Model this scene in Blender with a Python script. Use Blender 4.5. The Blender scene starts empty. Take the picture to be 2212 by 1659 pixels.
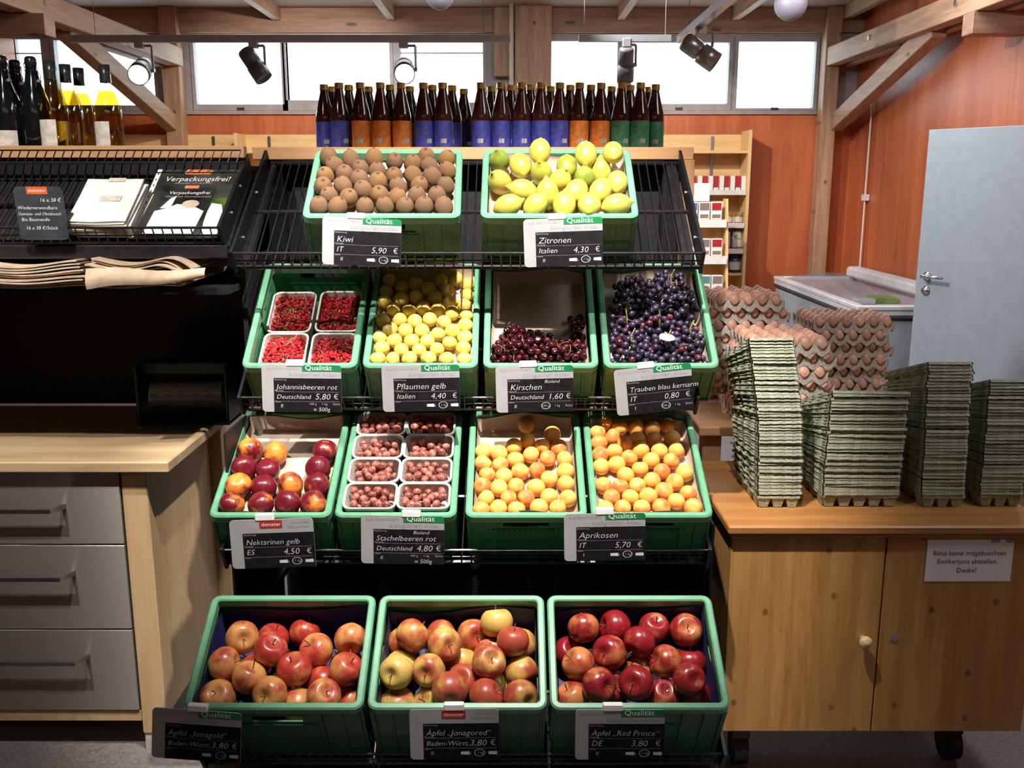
import bpy, bmesh, math, random
import numpy as np
from mathutils import Vector, Matrix, Euler

# ------------------------------------------------------------------ scene, camera, world, lights
scene = bpy.context.scene
COL = scene.collection
F, TH, H = 2065.0, math.radians(11.94), 1.65
cam_d = bpy.data.cameras.new('camera'); cam = bpy.data.objects.new('camera', cam_d); COL.objects.link(cam)
cam_d.sensor_fit = 'HORIZONTAL'; cam_d.sensor_width = 36.0; cam_d.lens = F / 2212 * 36.0
cam_d.clip_start = 0.05
cam.location = (0, 0, H); cam.rotation_euler = (math.pi / 2 - TH, 0, 0)
scene.camera = cam
vs = scene.view_settings
vs.view_transform = 'Standard'; vs.look = 'None'; vs.gamma = 1; vs.use_curve_mapping = False
vs.exposure = 0.12
try:
    scene.cycles.max_bounces = 7; scene.cycles.diffuse_bounces = 4; scene.cycles.glossy_bounces = 3
    scene.cycles.transmission_bounces = 6; scene.cycles.transparent_max_bounces = 12
    scene.cycles.sample_clamp_indirect = 4.0; scene.cycles.caustics_reflective = False; scene.cycles.caustics_refractive = False
except Exception:
    pass
w = bpy.data.worlds.new('sky'); scene.world = w; w.use_nodes = True
bg = w.node_tree.nodes['Background']; bg.inputs[0].default_value = (0.80, 0.92, 1.0, 1); bg.inputs[1].default_value = 4.2

def spot_light(loc, aim, power, angle, blend=0.25, col=(1.0, 0.90, 0.78), size=0.02):
    l = bpy.data.lights.new('spot_light', 'SPOT'); l.energy = power; l.color = col
    l.spot_size = math.radians(angle); l.spot_blend = blend; l.shadow_soft_size = size
    o = bpy.data.objects.new('spot_light', l); COL.objects.link(o); o.location = loc
    o.rotation_euler = (Vector(aim) - Vector(loc)).to_track_quat('-Z', 'Y').to_euler()
    return o
def area_light(loc, aim, power, sx, sy, col=(1, 0.97, 0.92)):
    l = bpy.data.lights.new('fill_light', 'AREA'); l.energy = power; l.color = col
    l.shape = 'RECTANGLE'; l.size = sx; l.size_y = sy
    o = bpy.data.objects.new('fill_light', l); COL.objects.link(o); o.location = loc
    o.rotation_euler = (Vector(aim) - Vector(loc)).to_track_quat('-Z', 'Y').to_euler()
    return o
# ceiling track spots above the aisle (their beams make the hard light pools on the display); added ones are marked
WARM = (1.0, 0.92, 0.83)
spot_light((0.00, 1.64, 2.85), (0.00, 2.52, 1.35), 330, 58, 0.6, WARM)
spot_light((0.40, 1.64, 2.85), (0.30, 2.42, 1.15), 105, 38, 0.7, WARM)
spot_light((-0.35, 1.64, 2.85), (-0.42, 2.37, 1.15), 115, 38, 0.7, WARM)
spot_light((-0.25, 1.15, 2.85), (-0.32, 1.96, 0.50), 60, 15, 0.8, WARM)
spot_light((-1.15, 1.40, 2.85), (-1.02, 2.66, 1.46), 150, 47, 0.5, WARM)
spot_light((-1.84, 1.30, 2.85), (-1.28, 2.60, 0.60), 75, 40, 0.6, WARM)  # spot added for a bright streak on the steel drawers
spot_light((0.10, 4.70, 2.85), (2.60, 6.0, 1.50), 150, 75, 0.6, (0.95, 0.96, 1.0))
spot_light((0.50, 6.2, 2.85), (1.75, 8.4, 1.2), 180, 56, 0.5, WARM)
spot_light((-1.3, 6.4, 2.85), (-1.7, 8.4, 1.95), 130, 75, 0.6, WARM)  # spot added to brighten the left shelving and the bottles before it
# unseen fill lights added for brightness: over the aisle behind the camera, over the right-hand aisle, and towards the windows
area_light((0.0, -1.2, 2.98), (0.0, -1.2, 0), 8, 3.2, 1.6, (1.0, 0.97, 0.93))
area_light((1.8, 1.9, 2.98), (1.7, 2.2, 0), 21, 0.8, 1.4, (0.93, 0.97, 1.0))
area_light((0.2, 5.6, 2.98), (0.2, 6.4, 0), 100, 4.5, 0.8, (0.97, 0.97, 1.0))

# ------------------------------------------------------------------ pixel -> place
CT, ST = math.cos(TH), math.sin(TH)
def ray(u, v):
    a = (u - 1106) / F; b = (829.5 - v) / F
    return Vector((a, CT + b * ST, -ST + b * CT))
def atY(u, v, Y):
    r = ray(u, v); return Vector((0, 0, H)) + r * (Y / r.y)
def atZ(u, v, Z):
    r = ray(u, v); return Vector((0, 0, H)) + r * ((Z - H) / r.z)
def atPlane(u, v, o, n):
    r = ray(u, v); c = Vector((0, 0, H)); return c + r * ((Vector(o) - c).dot(n) / r.dot(n))

# ------------------------------------------------------------------ materials
MAT = {}
def nodes_of(name):
    m = bpy.data.materials.new(name); m.use_nodes = True
    nt = m.node_tree; b = nt.nodes['Principled BSDF']
    return m, nt, b
def N(nt, t, **kw):
    n = nt.nodes.new(t)
    for k, v in kw.items():
        if k.startswith('_'): setattr(n, k[1:], v)
        else: n.inputs[k].default_value = v
    return n
def coords(nt, scale=(1, 1, 1), out='Object'):
    tc = N(nt, 'ShaderNodeTexCoord'); mp = N(nt, 'ShaderNodeMapping'); mp.inputs['Scale'].default_value = scale
    nt.links.new(tc.outputs[out], mp.inputs['Vector']); return mp.outputs['Vector']
def mix(nt, fac, a, b, mode='MIX'):
    n = nt.nodes.new('ShaderNodeMix'); n.data_type = 'RGBA'; n.blend_type = mode
    for i, v in ((0, fac), (6, a), (7, b)):
        if isinstance(v, (int, float)): n.inputs[i].default_value = v
        elif isinstance(v, tuple): n.inputs[i].default_value = (*v[:3], 1)
        else: nt.links.new(v, n.inputs[i])
    return n.outputs[2]
def ramp(nt, fac, a, b):
    n = nt.nodes.new('ShaderNodeMapRange'); n.inputs[1].default_value = a; n.inputs[2].default_value = b
    n.interpolation_type = 'SMOOTHSTEP'
    nt.links.new(fac, n.inputs[0]); return n.outputs[0]
def noise(nt, vec, scale, detail=3, rough=0.55):
    n = N(nt, 'ShaderNodeTexNoise', Scale=scale, Detail=detail, Roughness=rough); nt.links.new(vec, n.inputs['Vector']); return n.outputs['Fac']
def bumpit(nt, b, h, strength=0.2, dist=0.002):
    n = N(nt, 'ShaderNodeBump', Strength=strength, Distance=dist); nt.links.new(h, n.inputs['Height']); nt.links.new(n.outputs[0], b.inputs['Normal'])
def math_n(nt, op, a, b=0.0):
    n = nt.nodes.new('ShaderNodeMath'); n.operation = op
    for i, v in enumerate((a, b)):
        if isinstance(v, (int, float)): n.inputs[i].default_value = v
        else: nt.links.new(v, n.inputs[i])
    return n.outputs[0]
def obj_random(nt):
    return N(nt, 'ShaderNodeObjectInfo').outputs['Random']

def plain(name, col, rough=0.5, metal=0.0, var=0.12, scale=30.0, bump=0.0, rnd=0.0, spec=0.5, coat=0.0, trans=0.0, emit=0.0, sss=0.0):
    m, nt, b = nodes_of(name)
    vec = coords(nt)
    c2 = tuple(max(0.0, x * (1 - 2.2 * var)) for x in col); c1 = tuple(min(1.0, x * (1 + var)) for x in col)
    nz = noise(nt, vec, scale)
    c = mix(nt, ramp(nt, nz, 0.3, 0.7), c2, c1)
    if rnd:
        hv = N(nt, 'ShaderNodeHueSaturation'); nt.links.new(c, hv.inputs['Color'])
        r = obj_random(nt)
        nt.links.new(math_n(nt, 'ADD', math_n(nt, 'MULTIPLY', r, 2 * rnd), 1 - rnd), hv.inputs['Value'])
        c = hv.outputs[0]
    nt.links.new(c, b.inputs['Base Color'])
    b.inputs['Roughness'].default_value = rough; b.inputs['Metallic'].default_value = metal
    b.inputs['Specular IOR Level'].default_value = spec
    b.inputs['Coat Weight'].default_value = coat; b.inputs['Coat Roughness'].default_value = 0.1
    b.inputs['Transmission Weight'].default_value = trans
    if sss:
        b.inputs['Subsurface Weight'].default_value = sss; b.inputs['Subsurface Scale'].default_value = 0.01
        b.inputs['Subsurface Radius'].default_value = (1, 0.6, 0.3)
    if emit:
        b.inputs['Emission Color'].default_value = (*col, 1); b.inputs['Emission Strength'].default_value = emit
    if bump: bumpit(nt, b, nz, bump)
    MAT[name] = m; return m
def wood(name, light, dark, axis='Z', scale=1.0, rough=0.45, knots=0.0, boards=0.0, spec=0.4, rnd=0.0):
    """grain stretched along an axis, with optional knots and glued-board tone steps"""
    m, nt, b = nodes_of(name)
    s = {'X': (1.2, 16, 16), 'Y': (16, 1.2, 16), 'Z': (16, 16, 1.2)}[axis]
    vec = coords(nt, tuple(v * scale for v in s))
    g1 = noise(nt, vec, 1.6, 5, 0.65)
    vec2 = coords(nt, tuple(v * scale * 5 for v in s)); g2 = noise(nt, vec2, 1.5, 3)
    g = math_n(nt, 'ADD', math_n(nt, 'MULTIPLY', g1, 0.75), math_n(nt, 'MULTIPLY', g2, 0.25))
    c = mix(nt, ramp(nt, g, 0.30, 0.68), dark, light)
    if knots:
        ks = {'X': (2.2, 7, 7), 'Y': (7, 2.2, 7), 'Z': (6.5, 6.5, 5.2)}[axis]
        kv = coords(nt, tuple(v * knots for v in ks)); sp0 = N(nt, 'ShaderNodeSeparateXYZ'); cb0 = N(nt, 'ShaderNodeCombineXYZ'); nt.links.new(kv, sp0.inputs[0])
        nt.links.new(sp0.outputs['Y' if axis == 'Y' else 'X'], cb0.inputs[0]); nt.links.new(sp0.outputs['Z'], cb0.inputs[1])
        vo = N(nt, 'ShaderNodeTexVoronoi', Scale=1.0, Randomness=1.0, _voronoi_dimensions='2D'); nt.links.new(cb0.outputs[0], vo.inputs['Vector'])
        k = math_n(nt, 'SUBTRACT', 1.0, ramp(nt, vo.outputs['Distance'], 0.025, 0.060))
        c = mix(nt, math_n(nt, 'MULTIPLY', k, 0.8), c, tuple(x * 0.30 for x in dark))
    if boards:
        tc = N(nt, 'ShaderNodeTexCoord'); sp = N(nt, 'ShaderNodeSeparateXYZ'); nt.links.new(tc.outputs['Object'], sp.inputs[0])
        ax = {'X': 'Y', 'Y': 'X', 'Z': 'X'}[axis]
        fl = math_n(nt, 'FLOOR', math_n(nt, 'MULTIPLY', sp.outputs[ax], boards))
        wn = N(nt, 'ShaderNodeTexWhiteNoise', _noise_dimensions='1D'); nt.links.new(fl, wn.inputs['W'])
        c = mix(nt, math_n(nt, 'MULTIPLY', wn.outputs['Value'], 0.35), c, tuple(x * 0.62 for x in light))
    nt.links.new(c, b.inputs['Base Color'])
    b.inputs['Roughness'].default_value = rough; b.inputs['Specular IOR Level'].default_value = spec
    bumpit(nt, b, g, 0.12, 0.001)
    MAT[name] = m; return m

wood('wood_beam', (0.50, 0.31, 0.19), (0.30, 0.165, 0.09), 'Y', 0.8, 0.55, knots=0.5)
wood('wood_beam_up', (0.50, 0.31, 0.19), (0.30, 0.165, 0.09), 'Z', 0.8, 0.55, knots=0.5)
wood('wood_beam_x', (0.42, 0.25, 0.17), (0.25, 0.135, 0.085), 'X', 0.8, 0.55, knots=0.4)
wood('wood_ceiling', (0.36, 0.23, 0.16), (0.24, 0.14, 0.095), 'X', 0.7, 0.6, boards=6)
wood('red_plywood', (0.60, 0.175, 0.065), (0.43, 0.10, 0.035), 'Z', 0.35, 0.38)
wood('pale_wood', (0.80, 0.56, 0.27), (0.66, 0.42, 0.18), 'X', 0.7, 0.5)
wood('pale_wood_up', (0.80, 0.56, 0.27), (0.66, 0.42, 0.18), 'Z', 0.7, 0.5)
wood('beech', (0.70, 0.50, 0.29), (0.56, 0.37, 0.19), 'Z', 0.8, 0.45)
wood('beech_top', (0.74, 0.55, 0.34), (0.54, 0.36, 0.19), 'X', 0.8, 0.4, boards=16)
wood('pine', (0.56, 0.31, 0.105), (0.34, 0.155, 0.04), 'Z', 0.9, 0.42, knots=0.85, boards=8)
wood('pine_top', (0.44, 0.205, 0.065), (0.30, 0.125, 0.035), 'X', 0.9, 0.35)
wood('rack_wood', (0.58, 0.33, 0.17), (0.42, 0.22, 0.10), 'X', 0.8, 0.5)
wood('rack_wood_up', (0.50, 0.29, 0.15), (0.36, 0.19, 0.09), 'Z', 0.8, 0.5)
plain('black_metal', (0.012, 0.011, 0.014), 0.42, 0.0, 0.2, 60)
plain('black_wire', (0.07, 0.066, 0.07), 0.32, 0.8, 0.1, 60)
plain('black_panel', (0.008, 0.008, 0.010), 0.6, 0, 0.2, 40)
plain('screw_steel', (0.7, 0.7, 0.72), 0.25, 1.0, 0.05)
plain('crate_green', (0.040, 0.205, 0.095), 0.38, 0, 0.10, 25, 0.05, rnd=0.06)  # body green deepened to carry the shade on the crate fronts
plain('crate_rim', (0.13, 0.36, 0.215), 0.36, 0, 0.06, 25, 0.03, rnd=0.06)  # same plastic as the body, paler to carry the light on the rims
plain('kraft_liner', (0.57, 0.46, 0.37), 0.75, 0, 0.08, 9, 0.25)
plain('blue_liner', (0.016, 0.016, 0.10), 0.6, 0, 0.15, 9, 0.25)
plain('white_card', (0.80, 0.78, 0.74), 0.55, 0, 0.04, 40)
plain('grey_card', (0.62, 0.58, 0.53), 0.8, 0, 0.10, 60, 0.3)
plain('sign_white', (0.36, 0.36, 0.38), 0.4, 0, 0.03, 20)
plain('clip_white', (0.92, 0.92, 0.94), 0.35, 0, 0.02, 20)
plain('sign_black', (0.0065, 0.006, 0.008), 0.6, 0, 0.25, 60, spec=0.25)
plain('sign_green', (0.01, 0.20, 0.065), 0.4, 0, 0.03, 20)
plain('sign_red', (0.42, 0.03, 0.025), 0.4, 0, 0.03, 20)
plain('label_orange', (0.75, 0.13, 0.03), 0.45, 0, 0.04, 20)
plain('chalk', (0.62, 0.62, 0.66), 0.9, 0, 0.12, 300)
plain('print_grey', (0.30, 0.31, 0.32), 0.6, 0, 0.05, 30)
plain('print_pale', (0.30, 0.30, 0.32), 0.7, 0, 0.05, 30)
plain('print_white', (0.85, 0.85, 0.85), 0.5, 0, 0.03, 30)
plain('print_black', (0.03, 0.03, 0.035), 0.6, 0, 0.05, 30)
plain('kiwi_end', (0.085, 0.045, 0.025), 0.9, 0, 0.3, 9)
plain('lemon_scar', (0.20, 0.24, 0.04), 0.6, 0, 0.2, 3)
plain('stem_brown', (0.16, 0.10, 0.04), 0.7, 0, 0.2, 80)
plain('stem_green', (0.26, 0.22, 0.07), 0.6, 0, 0.2, 80)
plain('currant_red', (0.42, 0.015, 0.018), 0.12, 0, 0.3, 120, rnd=0.2, coat=0.6)
plain('gooseberry_red', (0.47, 0.155, 0.125), 0.2, 0, 0.30, 1.5, rnd=0.35, coat=0.4, sss=0.1)
plain('cherry_dark', (0.055, 0.006, 0.012), 0.10, 0, 0.4, 1.2, rnd=0.5, coat=0.8)
plain('grape_blue', (0.042, 0.030, 0.068), 0.38, 0, 0.30, 1.5, rnd=0.5)
plain('grape_red', (0.11, 0.025, 0.04), 0.25, 0, 0.35, 1.5, rnd=0.4)
plain('plum_yellow', (0.80, 0.60, 0.135), 0.35, 0, 0.07, 1.6, rnd=0.08, sss=0.12)
plain('eggshell', (0.72, 0.40, 0.28), 0.38, 0, 0.05, 1.5, rnd=0.22)
plain('tray_pulp', (0.60, 0.55, 0.49), 0.9, 0, 0.12, 160, 0.6)
plain('carton_pulp', (0.36, 0.385, 0.285), 0.9, 0, 0.14, 130, 0.6, rnd=0.16)
plain('paper_bag', (0.62, 0.48, 0.35), 0.8, 0, 0.10, 30, 0.2, rnd=0.12)
plain('white_paper', (0.84, 0.82, 0.78), 0.7, 0, 0.06, 25, 0.2, rnd=0.05)
plain('cream_paper', (0.80, 0.70, 0.56), 0.7, 0, 0.06, 25, 0.2)
plain('door_grey', (0.36, 0.41, 0.45), 0.5, 0, 0.03, 15)
plain('freezer_grey', (0.40, 0.46, 0.52), 0.35, 0, 0.04, 12)
plain('freezer_trim', (0.72, 0.74, 0.76), 0.3, 0, 0.04, 12)
plain('freezer_dark', (0.05, 0.055, 0.07), 0.4, 0, 0.1, 12)
plain('window_frame', (0.36, 0.33, 0.33), 0.5, 0, 0.06, 12)
plain('lamp_grey', (0.26, 0.25, 0.25), 0.4, 0.2, 0.06, 30)
plain('lamp_silver', (0.50, 0.48, 0.47), 0.3, 0.7, 0.06, 30)
plain('rail_white', (0.72, 0.70, 0.68), 0.4, 0, 0.04, 12)
plain('bulb', (1.0, 0.93, 0.82), 0.3, 0, 0.0, 10, emit=60)
plain('gold_cap', (0.72, 0.52, 0.16), 0.3, 0.8, 0.08, 80)
plain('foil_black', (0.022, 0.026, 0.026), 0.3, 0.2, 0.1, 80)
plain('brown_glass', (0.060, 0.014, 0.010), 0.06, 0, 0.2, 20, coat=0.5)
plain('dark_glass', (0.004, 0.007, 0.010), 0.05, 0, 0.2, 20, coat=0.6)
plain('label_blue', (0.065, 0.080, 0.46), 0.45, 0, 0.18, 60)
plain('label_navy', (0.012, 0.016, 0.085), 0.45, 0, 0.2, 60)
plain('label_amber', (0.78, 0.25, 0.045), 0.45, 0, 0.14, 60)
plain('label_green', (0.07, 0.30, 0.17), 0.45, 0, 0.16, 60)
plain('label_lime', (0.25, 0.42, 0.06), 0.45, 0, 0.14, 60)
plain('label_paper', (0.62, 0.58, 0.52), 0.6, 0, 0.10, 60)
plain('poster_dark', (0.040, 0.048, 0.042), 0.35, 0, 0.5, 9)
plain('poster_leaf', (0.10, 0.20, 0.04), 0.35, 0, 0.4, 14)
plain('slate', (0.045, 0.055, 0.070), 0.55, 0, 0.15, 20)
plain('dark_green_plastic', (0.008, 0.045, 0.022), 0.4, 0, 0.2, 20)
plain('caster', (0.01, 0.01, 0.012), 0.5, 0, 0.1, 20)
plain('brass_knob', (0.74, 0.56, 0.28), 0.4, 0, 0.06, 40)
plain('sticker_lilac', (0.38, 0.36, 0.55), 0.4, 0, 0.1, 30)
plain('box_red', (0.45, 0.02, 0.03), 0.4, 0, 0.05, 30)
plain('box_blue', (0.14, 0.13, 0.42), 0.4, 0, 0.05, 30)
plain('box_taupe', (0.25, 0.18, 0.17), 0.4, 0, 0.05, 30)
plain('box_teal', (0.10, 0.28, 0.26), 0.4, 0, 0.05, 30)
plain('jar_amber', (0.30, 0.16, 0.04), 0.2, 0, 0.2, 60)
plain('jar_navy', (0.03, 0.05, 0.15), 0.3, 0, 0.2, 60)
plain('jar_pale', (0.50, 0.55, 0.40), 0.4, 0, 0.35, 40)
plain('lamp_shade', (0.24, 0.22, 0.26), 0.5, 0, 0.05, 12)
plain('goods_green', (0.20, 0.55, 0.12), 0.4, 0, 0.2, 20)

def floor_mat():
    m, nt, b = nodes_of('floor_terrazzo'); vec = coords(nt)
    vo = N(nt, 'ShaderNodeTexVoronoi', Scale=160.0); nt.links.new(vec, vo.inputs['Vector'])
    g = noise(nt, vec, 3.0)
    c = mix(nt, vo.outputs['Color'], (0.14, 0.13, 0.13), (0.34, 0.32, 0.31)); c = mix(nt, math_n(nt, 'MULTIPLY', g, 0.4), c, (0.24, 0.22, 0.22))
    nt.links.new(c, b.inputs['Base Color']); b.inputs['Roughness'].default_value = 0.45; MAT['floor_terrazzo'] = m
floor_mat()
def steel_mat():
    m, nt, b = nodes_of('brushed_steel'); vec = coords(nt, (2, 2, 400))
    g = noise(nt, vec, 1.0, 3)
    nt.links.new(mix(nt, g, (0.46, 0.445, 0.41), (0.58, 0.56, 0.52)), b.inputs['Base Color'])
    b.inputs['Metallic'].default_value = 0.80; b.inputs['Roughness'].default_value = 0.45
    b.inputs['Anisotropic'].default_value = 1.0; b.inputs['Anisotropic Rotation'].default_value = 0.25
    MAT['brushed_steel'] = m
steel_mat()
def glass_pane_mat(name, tint, gloss=0.08):
    m, nt, b = nodes_of(name); nt.nodes.remove(b); out = nt.nodes['Material Output']
    t = N(nt, 'ShaderNodeBsdfTransparent'); t.inputs[0].default_value = (*tint, 1)
    g = N(nt, 'ShaderNodeBsdfGlossy', Roughness=0.05); mx = N(nt, 'ShaderNodeMixShader', Fac=gloss)
    nt.links.new(t.outputs[0], mx.inputs[1]); nt.links.new(g.outputs[0], mx.inputs[2]); nt.links.new(mx.outputs[0], out.inputs[0]); MAT[name] = m
glass_pane_mat('window_glass', (0.93, 0.99, 1.0)); glass_pane_mat('lid_glass', (0.84, 0.88, 0.92), 0.30); glass_pane_mat('thin_plastic', (0.80, 0.82, 0.84), 0.12); glass_pane_mat('gold_glass', (0.93, 0.76, 0.22), 0.03); glass_pane_mat('clear_glass', (0.84, 0.82, 0.62), 0.14)
def lattice_mat():
    m, nt, b = nodes_of('crate_lattice'); vec = coords(nt, (105, 105, 105))
    vo = N(nt, 'ShaderNodeTexVoronoi', Scale=1.0, Randomness=0.0); rot = N(nt, 'ShaderNodeMapping'); rot.inputs['Rotation'].default_value = (0, math.radians(45), 0)
    nt.links.new(vec, rot.inputs['Vector']); nt.links.new(rot.outputs[0], vo.inputs['Vector'])
    k = ramp(nt, vo.outputs['Distance'], 0.36, 0.30)
    nt.links.new(mix(nt, k, (0.040, 0.205, 0.095), (0.006, 0.03, 0.015)), b.inputs['Base Color']); b.inputs['Roughness'].default_value = 0.4
    bumpit(nt, b, math_n(nt, 'SUBTRACT', 1.0, k), 0.6, 0.003); MAT['crate_lattice'] = m
lattice_mat()
def barcode_mat():
    m, nt, b = nodes_of('barcode'); tc = N(nt, 'ShaderNodeTexCoord'); sp = N(nt, 'ShaderNodeSeparateXYZ'); nt.links.new(tc.outputs['Object'], sp.inputs[0])
    wn = N(nt, 'ShaderNodeTexWhiteNoise', _noise_dimensions='1D'); nt.links.new(math_n(nt, 'FLOOR', math_n(nt, 'MULTIPLY', sp.outputs['X'], 900.0)), wn.inputs['W'])
    nt.links.new(mix(nt, ramp(nt, wn.outputs['Value'], 0.55, 0.60), (0.75, 0.75, 0.75), (0.1, 0.1, 0.1)), b.inputs['Base Color']); MAT['barcode'] = m
barcode_mat()
def fruit_mat(name, base, blush, lo, hi, rough=0.3, streak=True, coat=0.15, spread=0.5, speck=None, sss=0.06):
    """skin whose blush covers more or less of each fruit (object random) on one side of it"""
    m, nt, b = nodes_of(name)
    tc = N(nt, 'ShaderNodeTexCoord'); oi = N(nt, 'ShaderNodeObjectInfo')
    ad = N(nt, 'ShaderNodeVectorMath', _operation='ADD'); sc = N(nt, 'ShaderNodeVectorMath', _operation='SCALE'); sc.inputs['Scale'].default_value = 7.0
    cb = N(nt, 'ShaderNodeCombineXYZ')
    for i in range(3): nt.links.new(oi.outputs['Random'], cb.inputs[i])
    nt.links.new(cb.outputs[0], sc.inputs[0]); nt.links.new(tc.outputs['Object'], ad.inputs[0]); nt.links.new(sc.outputs[0], ad.inputs[1])
    big = noise(nt, ad.outputs[0], 0.85, 2)
    f = math_n(nt, 'ADD', big, math_n(nt, 'MULTIPLY', math_n(nt, 'SUBTRACT', oi.outputs['Random'], 0.5), spread))
    if streak:
        mp = N(nt, 'ShaderNodeMapping'); mp.inputs['Scale'].default_value = (1, 1, 0.12); nt.links.new(ad.outputs[0], mp.inputs['Vector'])
        st = noise(nt, mp.outputs[0], 7.0, 3); f = math_n(nt, 'ADD', f, math_n(nt, 'MULTIPLY', math_n(nt, 'SUBTRACT', st, 0.5), 0.22))
    k = ramp(nt, f, lo, hi)
    c = mix(nt, k, base, blush)
    if speck:
        fine = noise(nt, ad.outputs[0], 22.0, 2); c = mix(nt, math_n(nt, 'MULTIPLY', ramp(nt, fine, 0.62, 0.75), 0.35), c, speck)
    nt.links.new(c, b.inputs['Base Color']); b.inputs['Roughness'].default_value = rough; b.inputs['Coat Weight'].default_value = coat; b.inputs['Coat Roughness'].default_value = 0.15
    if name == 'kiwi_skin': b.inputs['Specular IOR Level'].default_value = 0.15; bumpit(nt, b, noise(nt, tc.outputs['Object'], 26.0, 3), 0.5, 0.05)
    b.inputs['Subsurface Weight'].default_value = sss; b.inputs['Subsurface Scale'].default_value = 0.008; b.inputs['Subsurface Radius'].default_value = (1, 0.5, 0.25)
    MAT[name] = m
fruit_mat('apple_gala', (0.64, 0.31, 0.10), (0.36, 0.030, 0.026), 0.18, 0.62, 0.32)
fruit_mat('apple_mixed', (0.60, 0.42, 0.11), (0.36, 0.060, 0.034), 0.30, 0.72, 0.36, spread=0.55, coat=0.05)
fruit_mat('apple_red', (0.56, 0.20, 0.07), (0.24, 0.012, 0.018), 0.14, 0.50, 0.28)
fruit_mat('nectarine_skin', (0.85, 0.27, 0.04), (0.135, 0.008, 0.018), 0.20, 0.52, 0.3, spread=0.55, streak=True)
fruit_mat('apricot_skin', (0.90, 0.47, 0.11), (0.70, 0.17, 0.05), 0.45, 0.86, 0.5, streak=False, coat=0.0, spread=0.5, sss=0.1)
fruit_mat('kiwi_skin', (0.195, 0.112, 0.066), (0.260, 0.140, 0.060), 0.35, 0.75, 0.9, streak=False, coat=0.0, spread=0.8, speck=(0.18, 0.10, 0.05))
fruit_mat('lemon_skin', (0.52, 0.42, 0.075), (0.45, 0.50, 0.06), 0.60, 1.0, 0.36, streak=False, coat=0.1, spread=0.75)
fruit_mat('lemon_green', (0.34, 0.35, 0.050), (0.17, 0.25, 0.03), 0.35, 0.75, 0.36, streak=False, coat=0.1, spread=0.4)

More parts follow.
